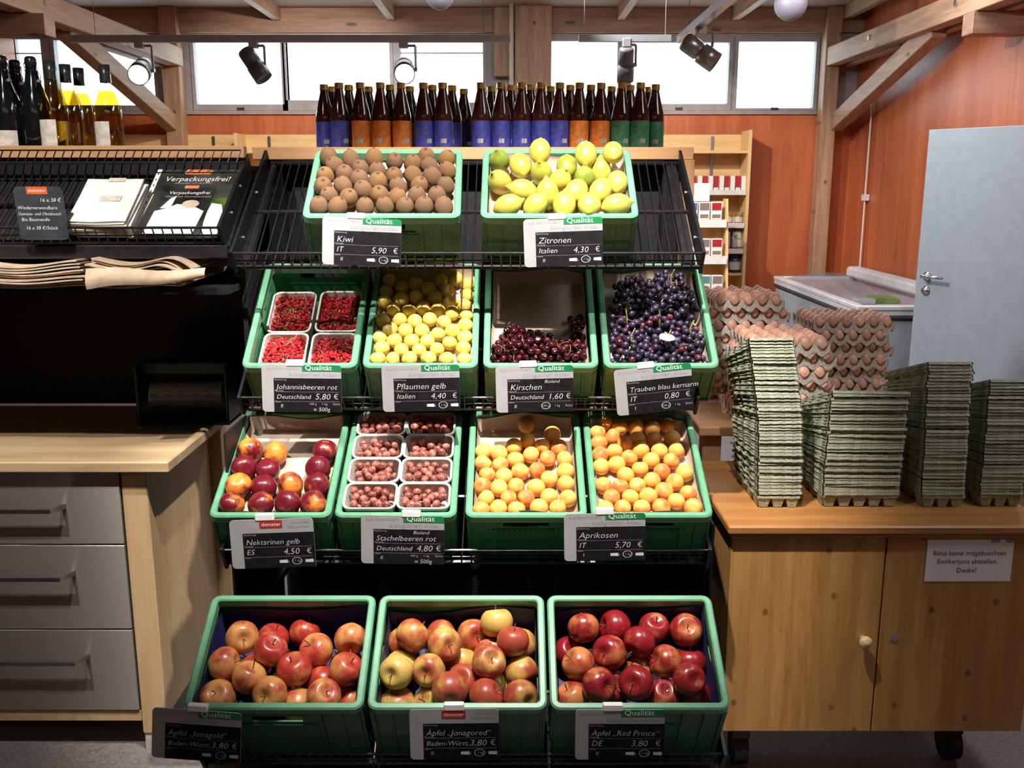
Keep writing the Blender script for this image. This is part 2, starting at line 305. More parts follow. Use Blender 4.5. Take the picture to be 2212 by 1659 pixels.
# ------------------------------------------------------------------ mesh building
class MB:
    def __init__(s): s.v = []; s.f = []
    def add(s, vs_, fs_):
        o = len(s.v); s.v += [tuple(p) for p in vs_]; s.f += [tuple(i + o for i in f) for f in fs_]; return s
    def box(s, x0, x1, y0, y1, z0, z1, M=None):
        p = [Vector((x, y, z)) for z in (z0, z1) for y in (y0, y1) for x in (x0, x1)]
        if M: p = [M @ q for q in p]
        return s.add(p, [(0, 2, 3, 1), (4, 5, 7, 6), (0, 1, 5, 4), (2, 6, 7, 3), (0, 4, 6, 2), (1, 3, 7, 5)])
    def tube(s, p0, p1, r0, r1=None, n=8, caps=True):
        p0 = Vector(p0); p1 = Vector(p1); r1 = r0 if r1 is None else r1
        d = (p1 - p0).normalized(); a = d.orthogonal().normalized(); b = d.cross(a)
        vs_ = []
        for p, r in ((p0, r0), (p1, r1)):
            for i in range(n):
                t = 2 * math.pi * i / n; vs_.append(p + a * (r * math.cos(t)) + b * (r * math.sin(t)))
        fs_ = [(i, (i + 1) % n, n + (i + 1) % n, n + i) for i in range(n)]
        if caps: fs_ += [tuple(range(n - 1, -1, -1)), tuple(range(n, 2 * n))]
        return s.add(vs_, fs_)
    def path(s, pts, r, n=6):
        for a, b in zip(pts[:-1], pts[1:]): s.tube(a, b, r, n=n)
        return s
    def beam(s, p0, p1, wx, h):                      # square timber between two points, width along X, height across
        p0 = Vector(p0); p1 = Vector(p1); d = (p1 - p0).normalized(); x = Vector((1, 0, 0)); u = x.cross(d).normalized()
        if abs(d.x) > 0.9: x = Vector((0, 1, 0)); u = d.cross(x).normalized()
        vs_ = [p + x * (sx * wx / 2) + u * (su * h / 2) for p in (p0, p1) for su in (-1, 1) for sx in (-1, 1)]
        return s.add(vs_, [(0, 2, 3, 1), (4, 5, 7, 6), (0, 1, 5, 4), (2, 6, 7, 3), (0, 4, 6, 2), (1, 3, 7, 5)])
    def lathe(s, prof, n=16, a0=0.0, a1=2 * math.pi):
        full = abs(a1 - a0 - 2 * math.pi) < 1e-6; m = n if full else n + 1
        vs_ = [(r * math.cos(a0 + (a1 - a0) * i / n), r * math.sin(a0 + (a1 - a0) * i / n), z) for r, z in prof for i in range(m)]
        fs_ = []
        for k in range(len(prof) - 1):
            for i in range(n):
                j = (i + 1) % m if full else i + 1
                fs_.append((k * m + i, k * m + j, (k + 1) * m + j, (k + 1) * m + i))
        return s.add(vs_, fs_)
    def grid(s, fn, nu, nv):
        vs_ = [fn(i / nu, j / nv) for j in range(nv + 1) for i in range(nu + 1)]
        return s.add(vs_, [(j * (nu + 1) + i, j * (nu + 1) + i + 1, (j + 1) * (nu + 1) + i + 1, (j + 1) * (nu + 1) + i) for j in range(nv) for i in range(nu)])
    def prism(s, poly, z0, z1):
        n = len(poly)
        return s.add([(x, y, z0) for x, y in poly] + [(x, y, z1) for x, y in poly],
                     [tuple(range(n - 1, -1, -1)), tuple(range(n, 2 * n))] + [(i, (i + 1) % n, n + (i + 1) % n, n + i) for i in range(n)])
    def mesh(s, name, mat, smooth=False, weld=False, bevel=0.0):
        me = bpy.data.meshes.new(name); me.from_pydata(s.v, [], s.f)
        if weld or bevel:
            bm = bmesh.new(); bm.from_mesh(me)
            if weld: bmesh.ops.remove_doubles(bm, verts=bm.verts, dist=1e-5)
            if bevel:
                bmesh.ops.bevel(bm, geom=[e for e in bm.edges], offset=bevel, segments=1, affect='EDGES', clamp_overlap=True)
            bmesh.ops.recalc_face_normals(bm, faces=bm.faces); bm.to_mesh(me); bm.free()
        if smooth: me.polygons.foreach_set('use_smooth', [True] * len(me.polygons))
        me.materials.append(MAT[mat]); me.update(); return me
    def build(s, name, mat, parent=None, smooth=False, weld=False, bevel=0.0, loc=None):
        return put(s.mesh(name, mat, smooth, weld, bevel), name, parent, loc)
def put(me, name, parent=None, loc=None, rot=None):
    o = bpy.data.objects.new(name, me); COL.objects.link(o)
    if parent: o.parent = parent
    if loc is not None: o.location = loc
    if rot is not None: o.rotation_euler = rot
    return o
def tag(o, label=None, cat=None, group=None, kind=None):
    if label: o['label'] = label
    if cat: o['category'] = cat
    if group: o['group'] = group
    if kind: o['kind'] = kind
    return o
def thing(name, label, cat, loc=(0, 0, 0), rot=(0, 0, 0), group=None):
    o = bpy.data.objects.new(name, None); COL.objects.link(o); o.location = loc; o.rotation_euler = rot; o.empty_display_size = 0.05
    return tag(o, label, cat, group)
def copy_tree(o, parent=None):
    c = o.copy(); COL.objects.link(c); c.parent = parent
    for ch in o.children: copy_tree(ch, c)
    return c
def struct(name, mb, mat, parent=None, **kw):
    o = mb.build(name, mat, parent, **kw)
    if not parent: o['kind'] = 'structure'
    return o
ORD = ['zeroth', 'first', 'second', 'third', 'fourth', 'fifth', 'sixth', 'seventh', 'eighth', 'ninth', 'tenth', 'eleventh', 'twelfth', 'thirteenth', 'fourteenth', 'fifteenth',
       'sixteenth', 'seventeenth', 'eighteenth', 'nineteenth', 'twentieth'] + ['twenty-' + o for o in ('first', 'second', 'third', 'fourth', 'fifth', 'sixth', 'seventh', 'eighth', 'ninth')] + ['thirtieth'] + ['thirty-' + o for o in ('first', 'second', 'third', 'fourth', 'fifth', 'sixth', 'seventh', 'eighth', 'ninth')] + ['fortieth'] + ['forty-' + o for o in ('first', 'second', 'third', 'fourth', 'fifth', 'sixth', 'seventh', 'eighth', 'ninth')] + ['fiftieth'] + ['fifty-' + o for o in ('first', 'second', 'third', 'fourth', 'fifth', 'sixth', 'seventh', 'eighth', 'ninth')]

_dg = None
def text_mb(items, thin=0.0):
    """items: (string, x, y, size, shear, align) -> MB with flat letters in the XY plane"""
    mb = MB()
    for it in items:
        st, x, y, size = it[:4]; shear = it[4] if len(it) > 4 else 0; al = it[5] if len(it) > 5 else 'LEFT'; sx = it[6] if len(it) > 6 else 1.0
        cu = bpy.data.curves.new('text', 'FONT'); cu.body = st; cu.size = size; cu.shear = shear; cu.align_x = al; cu.resolution_u = 2; cu.offset = -size * thin
        ob = bpy.data.objects.new('text', cu); me = bpy.data.meshes.new_from_object(ob)
        mb.add([(v.co.x * sx + x, v.co.y + y, 0.0) for v in me.vertices], [tuple(p.vertices) for p in me.polygons])
        bpy.data.objects.remove(ob); bpy.data.curves.remove(cu); bpy.data.meshes.remove(me)
    return mb
def rounded(w_, h_, r, n=4, corners=(1, 1, 1, 1)):
    pts = []
    for k, (cx, cy) in enumerate(((r, r), (w_ - r, r), (w_ - r, h_ - r), (r, h_ - r))):
        if not corners[k]: pts.append(((0, 0), (w_, 0), (w_, h_), (0, h_))[k]); continue
        for i in range(n + 1):
            a = math.pi + k * math.pi / 2 + i * math.pi / 2 / n; pts.append((cx + r * math.cos(a), cy + r * math.sin(a)))
    return pts
# ------------------------------------------------------------------ the hall
YB, XR, XL, YF, ZC = 8.5, 2.93, -4.2, -3.2, 3.06
struct('floor', MB().box(XL, XR, YF, YB, -0.1, 0), 'floor_terrazzo')
struct('ceiling', MB().box(XL, XR, YF, YB + 0.3, ZC, ZC + 0.1), 'wood_ceiling')
Z0, Z1 = 2.215, 2.87
struct('wall_back', MB().box(XL, XR, YB, YB + 0.12, 0, Z0), 'red_plywood')
wu = struct('trim_1', MB().box(XL, XR, YB - 0.10, YB + 0.12, Z1, ZC), 'wood_beam_x')
struct('wall_right', MB().box(XR, XR + 0.12, YF, YB, 0, ZC), 'red_plywood')
struct('wall_left', MB().box(XL - 0.12, XL, YF, YB, 0, ZC), 'red_plywood')
struct('wall_front', MB().box(XL, XR, YF - 0.12, YF, 0, ZC), 'pale_wood_up')
# ribbon of windows under the eaves: (left, right, top, bottom) of each pane in the photograph
panes = [(-420, -170, 86, 228), (-150, 90, 86, 228), (132, 330, 88, 228), (428, 610, 84, 226), (620, 841, 90, 217), (868, 1043, 85, 222), (1190, 1334, 90, 222), (1361, 1575, 93, 225), (1588, 1762, 91, 234)]
edges = []
for i, (a, b, t, bt) in enumerate(panes):
    pa = atY(a, bt, YB); pb = atY(b, t, YB)
    win = bpy.data.objects.new('window_%d' % (i + 1), None); COL.objects.link(win); win['kind'] = 'structure'
    x0 = pa.x; x1 = pb.x; z0 = pa.z; z1 = pb.z
    L = x0 - 0.03; R = x1 + 0.03
    fr = MB()
    for bx in ((L, x0, Z0 + 0.03, Z1 - 0.03), (x1, R, Z0 + 0.03, Z1 - 0.03), (x0, x1, Z0 + 0.03, z0), (x0, x1, z1, Z1 - 0.03)):
        fr.box(bx[0], bx[1], YB - 0.035, YB + 0.04, bx[2], bx[3])
    fr.build('window_frame', 'window_frame', win)
    MB().box(x0, x1, YB + 0.012, YB + 0.016, z0, z1).build('pane', 'window_glass', win)
    MB().box((x0 + x1) / 2 - 0.03, (x0 + x1) / 2 + 0.03, YB - 0.045, YB - 0.035, Z0 + 0.035, Z0 + 0.055).build('latch', 'print_black', win)
    if i in (5, 1): MB().box(x0, x1, YB - 0.005, YB + 0.008, z1 - 0.115, z1 - 0.105).build('blind_edge', 'window_frame', win)
    edges.append((L, R))
mull = MB()
for (l0, r0), (l1, r1) in zip(edges[:-1], edges[1:]): mull.box(r0, l1, YB - 0.02, YB + 0.05, Z0, Z1)
mull.box(XL, edges[0][0], YB - 0.02, YB + 0.05, Z0, Z1); mull.box(edges[-1][1], XR, YB - 0.02, YB + 0.05, Z0, Z1)
mull.box(XL, XR, YB - 0.03, YB + 0.05, Z0, Z0 + 0.03); mull.box(XL, XR, YB - 0.03, YB + 0.05, Z1 - 0.03, Z1)
struct('trim_2', mull, 'window_frame')
# timber frame: posts, tie beams, braces, joists
def timber(name, p0, p1, w_, h_, mat, label):
    mb = MB().beam(p0, p1, w_, h_); o = mb.build(name, mat, None, bevel=0.004); tag(o, label, 'beam', kind='structure'); return o
timber('timber_post', (2.66, YB - 0.12, 0), (2.66, YB - 0.12, ZC), 0.12, 0.14, 'wood_beam_up', 'wooden wall post in the corner beside the white cable')
timber('timber_post', (-2.84, YB - 0.12, 0), (-2.84, YB - 0.12, ZC), 0.14, 0.14, 'wood_beam_up', 'wooden wall post between the left windows')
timber('timber_post', (0.175, YB - 0.14, 0), (0.175, YB - 0.14, ZC), 0.30, 0.18, 'wood_beam_up', 'broad wooden post between the two window groups')
timber('timber_post', (-0.08, YB - 0.10, Z0 + 0.30), (-0.08, YB - 0.10, ZC), 0.14, 0.10, 'wood_beam_up', 'short timber beside the broad middle post')
for sx, X, w_ in ((1, 2.66, 0.10), (-1, -2.80, 0.12)):
    side = 'right' if sx > 0 else 'left'
    b_ = timber('tie_beam', (X, YB - 0.15, 2.665), (X, 1.0, 2.665), w_, 0.145, 'wood_beam', 'long bolted tie beam running over the %s aisle' % side)
    timber('tie_beam', (X + sx * 0.15, YB - 0.15, 2.665), (X + sx * 0.15, 1.0, 2.665), w_ * 0.7, 0.145, 'wood_beam', 'outer plank of the double tie beam on the %s' % side)
    timber('brace', (X + sx * 0.07, YB - 0.16, 2.13), (X + sx * 0.07, 6.45, 2.62), 0.10, 0.13, 'wood_beam', 'slanting brace under the tie beam on the %s' % side)
    for Y in (7.35, 5.95, 5.0):
        MB().tube((X - sx * (w_ / 2 + 0.012), Y, 2.68), (X - sx * (w_ / 2), Y, 2.68), 0.020, n=8).build('bolt', 'screw_steel', b_)
o = MB().box(2.60, XR - 0.01, 5.70, 5.83, 2.47, 2.59).build('timber_block', 'wood_beam_x', None, bevel=0.004); tag(o, 'cross timber block under the right tie beam', 'beam', kind='structure')
o = MB().box(-3.2, -2.66, 5.75, 5.88, 2.47, 2.59).build('timber_block', 'wood_beam_x', None, bevel=0.004); tag(o, 'cross timber block under the left tie beam', 'beam', kind='structure')
for k, X in enumerate((-3.6, -1.95, -1.0, 0.9, 1.85, 2.75)):
    o = MB().box(X - 0.03, X + 0.03, 2.0, YB - 0.1, ZC - 0.10, ZC).build('ceiling_joist', 'wood_beam'); tag(o, '%s ceiling joist from the left above the windows' % ORD[k + 1], 'joist', 'ceiling joists', 'structure')
tag(MB().tube((-0.005, YB - 0.28, 0.0), (-0.005, YB - 0.28, ZC), 0.018, n=10).build('wall_pipe', 'cream_paper', smooth=True), 'thin pale pipe running up beside the middle post', 'pipe', kind='structure')
cab = thing('wall_cable', 'white cable running down the red corner wall', 'cable', (2.90, YB - 0.5, 0))
MB().tube((0, 0, 0), (0, 0, 2.3), 0.007, n=6).build('cable', 'rail_white', cab); MB().box(-0.02, 0.025, -0.03, 0.03, 1.50, 1.55).build('clip', 'rail_white', cab)

# grey door standing open from the right wall
A = Vector((2.415, 5.72, 0)); B = Vector((2.90, 5.0, 0)); ang = math.atan2(B.y - A.y, B.x - A.x); W = (B - A).length
dr = bpy.data.objects.new('door_1', None); COL.objects.link(dr); dr.location = A; dr.rotation_euler = (0, 0, ang)
tag(dr, 'grey metal door standing open beside the freezer', 'door', kind='structure')
MB().box(0, W, 0, 0.04, 0.01, 1.945).build('door_leaf', 'door_grey', dr, bevel=0.003)
hd = MB(); hd.tube((0.07, 0.0, 1.105), (0.07, -0.055, 1.105), 0.011, n=10); hd.tube((0.07, -0.05, 1.105), (0.20, -0.055, 1.105), 0.010, n=10); hd.tube((0.07, 0, 1.105), (0.07, -0.008, 1.105), 0.026, n=14)
hd.build('handle', 'screw_steel', dr, smooth=True)
lk = MB(); lk.tube((0.07, 0, 1.02), (0.07, -0.008, 1.02), 0.026, n=14); lk.tube((0.07, 0, 1.02), (0.07, -0.012, 1.02), 0.010, n=10); lk.build('lock', 'screw_steel', dr, smooth=True)
p = atY(2200, 275, 5.2)
o = MB().box(2.80, XR - 0.002, 5.0, 5.28, 1.975, 2.04).build('wall_box', 'rail_white', bevel=0.004); tag(o, 'small white box on the wall above the door', 'box')

# chest freezer along the right wall
fz = thing('chest_freezer', 'grey chest freezer with curved glass lid behind the egg trays', 'freezer', (2.19, 6.0, 0))
body = MB(); body.box(0.0, 0.68, 0.0, 1.95, 0.06, 0.80); body.build('body', 'freezer_grey', fz, bevel=0.02)
MB().box(-0.012, 0.692, -0.012, 1.962, 0.80, 0.82).build('seal_band', 'freezer_dark', fz, bevel=0.006)
MB().box(-0.010, 0.690, -0.010, 1.960, 0.82, 0.855).build('top_frame', 'freezer_trim', fz, bevel=0.006)
ring = MB()
for (a, b, c, d) in ((-0.015, 0.045, -0.015, 1.965), (0.635, 0.695, -0.015, 1.965), (0.045, 0.635, -0.015, 0.05), (0.045, 0.635, 1.90, 1.965)): ring.box(a, b, c, d, 0.855, 0.885)
ring.build('lid_frame', 'freezer_trim', fz, bevel=0.006)
lid = MB().grid(lambda u, v: (0.03 + 0.62 * u, 0.02 + 1.91 * v, 0.875 + 0.075 * math.sin(math.pi * u) * (1 - abs(2 * v - 1) ** 8)), 12, 16)
lid.build('glass_lid', 'lid_glass', fz, smooth=True)
MB().box(0.585, 0.68, 0.5, 1.96, 0.885, 0.955).build('rear_ledge', 'rail_white', fz, bevel=0.008)
rb = MB()
for k in range(26): rb.box(0.59, 0.675, 0.53 + k * 0.055, 0.555 + k * 0.055, 0.955, 0.968)
rb.build('ledge_rib', 'freezer_trim', fz)
MB().box(0.24, 0.40, 0.35, 0.55, 0.856, 0.890).build('goods_pack', 'goods_green', fz, bevel=0.006)
MB().box(0.10, 0.22, 0.30, 0.42, 0.856, 0.888).build('goods_box', 'white_card', fz, bevel=0.006)
MB().box(0.04, 0.64, 0.03, 1.92, 0.0, 0.06).build('plinth', 'freezer_dark', fz)

# pale shelving along the back wall
def shelving(x0, x1, label, side_r=False):
    s_ = thing('wall_shelving', label, 'shelving', (x0, 8.15, 0), group='pale wooden shelving on the back wall')
    w_ = x1 - x0
    MB().box(0, w_, 0.28, 0.30, 0, 2.045).build('back_panel', 'pale_wood', s_)
    for sx in ([0, w_ - 0.025] if side_r else [0]): MB().box(sx, sx + 0.025, 0, 0.28, 0, 2.07 if side_r else 2.045).build('side_panel', 'pale_wood_up', s_)
    for z in (0.1, 0.55, 0.868, 1.063, 1.278, 1.551, 1.883): MB().box(0.025, w_ - 0.025, 0.02, 0.28, z, z + 0.022).build('shelf', 'pale_wood', s_)
    for k in (0.18, 0.82):
        st = MB().box(w_ * k - 0.012, w_ * k + 0.012, 0.268, 0.28, 0.3, 2.03).build('slotted_rail', 'screw_steel', s_)
    return s_
shelving(-3.6, -2.32, 'pale wooden shelving behind the left bottles'); shelving(-2.30, -1.05, 'pale wooden shelving behind the left rack end')
shelving(-1.03, 0.45, 'pale wooden shelving hidden behind the juice bottles'); shelving(0.47, 1.985, 'pale wooden shelving filled with small goods', True)
rail = MB()
for z, x0, x1 in ((1.573, 0.50, 1.96), (1.30, 0.50, 1.96), (1.085, 0.5, 1.96)):
    o = MB().box(1.50, 1.955, 8.145, 8.16, z - 0.03, z + 0.012).build('price_rail', 'rail_white'); tag(o, 'white price rail on the %s' % {1.573: 'shelf of red cartons', 1.30: 'shelf of amber jars', 1.085: 'shelf of pale jars'}[z], 'price rail', 'shelf price rails')
n = 0
for k in range(15):
    x = 1.945 - k * 0.046
    o = thing('small_carton', '%s small red and white carton from the right on back shelf' % ORD[k + 1], 'carton', (x, 8.2, 1.574), group='small cartons on the back shelf')
    c_ = 'box_red' if k % 2 else 'white_card'
    MB().box(-0.018, 0.018, 0, 0.04, 0.03, 0.125).build('carton_body', c_, o); MB().box(-0.018, 0.018, 0, 0.04, 0, 0.03).build('carton_base', 'white_card', o)
def jar(x, y, z, r, h, mat, cap, label, group):
    o = thing('jar', label, 'jar', (x, y, z), group=group)
    MB().lathe([(0, 0), (r, 0), (r, h * 0.75), (r * 0.85, h * 0.8), (0, h * 0.8)], 12).build('glass', mat, o, smooth=True)
    MB().lathe([(r * 1.01, h * 0.15), (r * 1.01, h * 0.6)], 12).build('label', 'label_paper', o, smooth=True)
    MB().lathe([(0, h * 0.8), (r * 0.9, h * 0.8), (r * 0.9, h), (0, h)], 12).build('lid', cap, o)
for k in range(4): jar(1.925 - k * 0.085, 8.24, 1.302, 0.036, 0.095, 'jar_amber', 'gold_cap', '%s amber jar from the right on the upper shelf' % ORD[k + 1], 'amber jars')
for k in range(4): jar(1.92 - k * 0.10, 8.24, 1.087, 0.045, 0.15, 'jar_pale', 'rail_white', '%s pale jar from the right on the middle shelf' % ORD[k + 1], 'pale jars')
for k in range(4): jar(1.91 - k * 0.11, 8.24, 0.892, 0.05, 0.15, 'jar_navy', 'foil_black', '%s dark blue jar from the right on the low shelf' % ORD[k + 1], 'dark blue jars')

# tea-box display stand in front of the shelving
st = thing('display_stand', 'wooden display stand with white header and boxes', 'stand', (1.38, 7.35, 0))
MB().add([(0.30, 0.0, 0), (0.30, 0.40, 0), (0.30, 0.40, 1.52), (0.30, 0.30, 1.52), (0.32, 0.0, 0), (0.32, 0.40, 0), (0.32, 0.40, 1.52), (0.32, 0.30, 1.52)], [(0, 3, 2, 1), (4, 5, 6, 7), (0, 1, 5, 4), (1, 2, 6, 5), (2, 3, 7, 6), (3, 0, 4, 7)]).build('side_panel', 'pale_wood_up', st)
MB().box(-0.12, 0.30, 0.38, 0.40, 0, 1.5).build('back_panel', 'pale_wood_up', st)
MB().box(-0.02, 0.18, 0.34, 0.35, 1.50, 1.64).build('header', 'white_card', st); MB().box(0.0, 0.05, 0.332, 0.34, 1.54, 1.62).build('header_print', 'label_orange', st)
for q, z in enumerate((0.80, 1.08, 1.36)):
    MB().box(-0.12, 0.30, 0.10 + q * 0.07, 0.38, z - 0.02, z).build('tier', 'pale_wood', st)
    MB().box(-0.12, 0.30, 0.09 + q * 0.07, 0.10 + q * 0.07, z - 0.06, z).build('price_strip', 'white_card', st)
cols = ['box_blue', 'box_taupe', 'box_red', 'box_teal', 'box_taupe', 'box_red', 'box_blue', 'box_teal', 'box_taupe']
for q, z in enumerate((1.36, 1.08, 0.80)):
    for k in range(3):
        o = thing('tea_box', '%s box from the left on the %s tier of the display stand' % (ORD[k + 1], ('top', 'middle', 'bottom')[q]), 'box', (1.38 + 0.035 + k * 0.095, 7.35 + 0.27 - q * 0.07, z), group='boxes on the display stand')
        MB().box(-0.043, 0.043, 0, 0.06, 0, 0.135).build('box_body', 'white_card', o, bevel=0.002)
        MB().box(-0.036, 0.036, -0.002, 0, 0.072, 0.128).build('print_panel', cols[q * 3 + k], o); MB().box(-0.032, 0.032, -0.002, 0, 0.012, 0.04).build('print_strip', 'box_taupe', o)

# track rails and spotlights
def rail_(name, p0, p1, label, mat='rail_white'):
    o = MB().beam(p0, p1, 0.035, 0.03).build(name, mat); tag(o, label, 'rail')
    for t in (0.06, 0.94):
        q = Vector(p0).lerp(Vector(p1), t); MB().tube(q, (q.x, q.y, ZC), 0.0015, n=5).build('hanger', 'lamp_grey', o)
    return o
ry = 4.6
pz = atY(700, 84, ry).z
rail_('track_rail', (atY(150, 84, ry).x, ry, pz), (atY(1102, 87, ry).x, ry, pz), 'white lamp track running across below the windows')
tr = atY(1470, 85, 4.4); rail_('track_rail', (tr.x, 4.4, tr.z), (tr.x, 1.2, tr.z), 'dark lamp track running towards the camera', 'lamp_silver')
rail_('track_rail', (atY(1250, 84, ry + .2).x, ry + .2, pz + .03), (tr.x + 0.02, ry + .2, pz + .03), 'added white lamp track above the right windows')  # added track, there only to hold the grey spotlight
def spot(u, v, Y, zt, direction, label, lit=False, mat='lamp_grey', r=0.042, L=0.155):
    c = atY(u, v, Y); o = thing('track_spotlight', label, 'spotlight', c, group='track spotlights')
    d = Vector(direction).normalized(); q = d.to_track_quat('Z', 'Y').to_matrix().to_4x4()
    def T(mb): mb.v = [tuple(q @ Vector(p)) for p in mb.v]; return mb
    T(MB().lathe([(0, -L / 2), (r * 0.82, -L / 2), (r * 0.9, -L / 2 + 0.01), (r * 0.9, -0.006), (r * 0.78, -0.004), (r * 0.78, 0.004), (r, 0.006), (r, L / 2), (r * 0.92, L / 2), (r * 0.85, L / 2 - 0.02), (0, L / 2 - 0.02)], 18)).build('lamp_housing', mat, o, smooth=True)
    T(MB().lathe([(0, L / 2 - 0.012), (r * 0.8, L / 2 - 0.012), (r * 0.8, L / 2 - 0.018)], 18)).build('lens', 'bulb' if lit else 'lamp_silver', o)
    arm = MB(); h = zt - c.z
    arm.tube((r + 0.006, 0, 0), (r + 0.006, 0, max(h - 0.03, 0.06)), 0.006, n=8); arm.tube((0, 0, h - 0.03), (r + 0.006, 0, max(h - 0.03, 0.06)), 0.006, n=8); arm.tube((r * 0.8, 0, 0), (r + 0.012, 0, 0), 0.010, n=8)
    arm.build('arm', 'lamp_silver', o); MB().box(-0.02, 0.02, -0.02, 0.02, h - 0.04, h).build('track_adapter', 'rail_white', o, bevel=0.003)
    return o, c, d
spot(550, 140, ry, pz, (0.55, -0.15, -0.8), 'dark unlit spotlight in front of the left window')
spot(1352, 140, ry + .2, pz + .03, (0.03, 0.4, -0.9), 'grey spotlight pointing down between the right windows', r=0.04)
spot(1512, 112, 4.0, tr.z, (0.85, -0.25, -0.62), 'silver spotlight hanging from the dark track', mat='lamp_silver', r=0.042)
for (u, v, lab) in ((306, 152, 'lit spotlight glowing in front of the left post'), (873, 150, 'lit spotlight glowing above the juice bottles')):
    o, c, d = spot(u, v, ry, pz, (0.12, -0.92, -0.36), lab, lit=True, r=0.048)
    l = bpy.data.lights.new('lamp_light', 'SPOT'); l.energy = 14; l.spot_size = math.radians(80); l.shadow_soft_size = 0.03; l.color = (1, .92, .8)
    lo = bpy.data.objects.new('lamp_light', l); COL.objects.link(lo); lo.location = c + d * 0.10; lo.rotation_euler = d.to_track_quat('-Z', 'Y').to_euler()
for (u, v, Y, r, lab) in ((1708, 8, 6.2, 0.10, 'pale glass globe lamp under the ceiling at right'), (950, -12, 6.2, 0.09, 'pale globe lamp under the ceiling in the middle')):
    c = atY(u, v, Y); o = thing('ceiling_lamp', lab, 'lamp', c)
    MB().lathe([(0.0001, -r)] + [(r * math.sin(a), -r * math.cos(a)) for a in np.linspace(0.25, 2.7, 10)], 18).build('lamp_shade', 'lamp_shade', o, smooth=True)
    MB().tube((0, 0, r * 0.85), (0, 0, ZC - c.z), 0.02, n=8).build('stem', 'rail_white', o)
# ------------------------------------------------------------------ crates: frames first, so the rack can follow them
ROW = {1: dict(Y=2.44, Z=1.564, t=35.5, h=0.145), 2: dict(Y=2.431, Z=1.181, t=37.4, h=0.145), 3: dict(Y=2.224, Z=0.848, t=27.0, h=0.145), 4: dict(Y=1.92, Z=0.509, t=31.3, h=0.22)}
def frame_of(row, x0, w_, d_, yaw=0.0):
    r = ROW[row]; R_ = Matrix.Rotation(math.radians(yaw), 4, 'Z') @ Matrix.Rotation(math.radians(r['t']), 4, 'X')
    rim = Vector((x0, r['Y'], r['Z'])); base = rim - (R_ @ Vector((0, 0, 1))) * r['h']
    M = Matrix.Translation(base) @ R_
    return dict(M=M, w=w_, d=d_, h=r['h'], row=row, euler=(math.radians(r['t']), 0, math.radians(yaw)), loc=base)
G2 = 0.314
CR = {
 'kiwi': frame_of(1, -0.53, 0.40, 0.30, 1.2), 'lemon': frame_of(1, -0.08, 0.40, 0.30, -0.3),
 'currant': frame_of(2, -0.703, 0.30, 0.40), 'plum': frame_of(2, -0.703 + G2, 0.30, 0.40), 'cherry': frame_of(2, -0.703 + 2 * G2, 0.30, 0.40), 'grape': frame_of(2, -0.703 + 3 * G2, 0.30, 0.40),
 'nectarine': frame_of(3, -0.746, 0.30, 0.40), 'gooseberry': frame_of(3, -0.746 + 0.309, 0.30, 0.40), 'apricot_l': frame_of(3, -0.746 + 0.631, 0.30, 0.40), 'apricot_r': frame_of(3, -0.746 + 0.941, 0.30, 0.40),
 'apple_l': frame_of(4, -0.731, 0.40, 0.30), 'apple_m': frame_of(4, -0.731 + 0.409, 0.40, 0.30), 'apple_r': frame_of(4, -0.731 + 0.816, 0.40, 0.30)}
CLAB = {'kiwi': 'green plastic crate of kiwis on the top shelf', 'lemon': 'green plastic crate of lemons on the top shelf',
 'currant': 'green plastic crate holding four punnets of redcurrants', 'plum': 'green plastic crate of yellow plums', 'cherry': 'green plastic crate half filled with dark cherries',
 'grape': 'green plastic crate heaped with blue grapes', 'nectarine': 'green plastic crate with a few dark red nectarines', 'gooseberry': 'green plastic crate holding eight punnets of gooseberries',
 'apricot_l': 'green plastic crate of apricots beside the gooseberries', 'apricot_r': 'rightmost green plastic crate of apricots in its row',
 'apple_l': 'deep green crate of red apples beside the drawer counter', 'apple_m': 'middle deep green crate of yellow and red apples', 'apple_r': 'rightmost deep green crate of dark red apples'}
def rim_mb(w_, d_, h_):
    mb = MB(); rw = 0.017
    def loop(ins, z, r):
        return [(x + ins, y + ins, z) for x, y in rounded(w_ - 2 * ins, d_ - 2 * ins, r, 4)]
    loops = [loop(0.003, h_ - 0.026, 0.020), loop(0, h_ - 0.022, 0.022), loop(0, h_ - 0.004, 0.022), loop(0.004, h_, 0.019), loop(rw - 0.003, h_, 0.010), loop(rw, h_ - 0.003, 0.008), loop(rw, h_ - 0.026, 0.008)]
    n = len(loops[0]); vs_ = [p for l in loops for p in l]; L = len(loops)
    mb.add(vs_, [(k * n + i, k * n + (i + 1) % n, ((k + 1) % L) * n + (i + 1) % n, ((k + 1) % L) * n + i) for k in range(L) for i in range(n)])
    return mb
def body_mb(w_, d_, h_):
    mb = MB(); a = 0.009; t = 0.004; z1 = h_ - 0.012
    s0, s1 = h_ * 0.66, h_ * 0.66 + 0.024; hw = min(w_, d_) * 0.19
    for (y0, y1) in ((a, a + t), (d_ - a - t, d_ - a)):
        mb.box(a, w_ - a, y0, y1, 0, s0); mb.box(a, w_ - a, y0, y1, s1, z1); mb.box(a, w_ / 2 - hw, y0, y1, s0, s1); mb.box(w_ / 2 + hw, w_ - a, y0, y1, s0, s1)
    for (x0, x1) in ((a, a + t), (w_ - a - t, w_ - a)):
        mb.box(x0, x1, a + t, d_ - a - t, 0, s0); mb.box(x0, x1, a + t, d_ - a - t, s1, z1); mb.box(x0, x1, a + t, d_ / 2 - hw, s0, s1); mb.box(x0, x1, d_ / 2 + hw, d_ - a - t, s0, s1)
    mb.box(a + t, w_ - a - t, a + t, d_ - a - t, 0, t)
    return mb
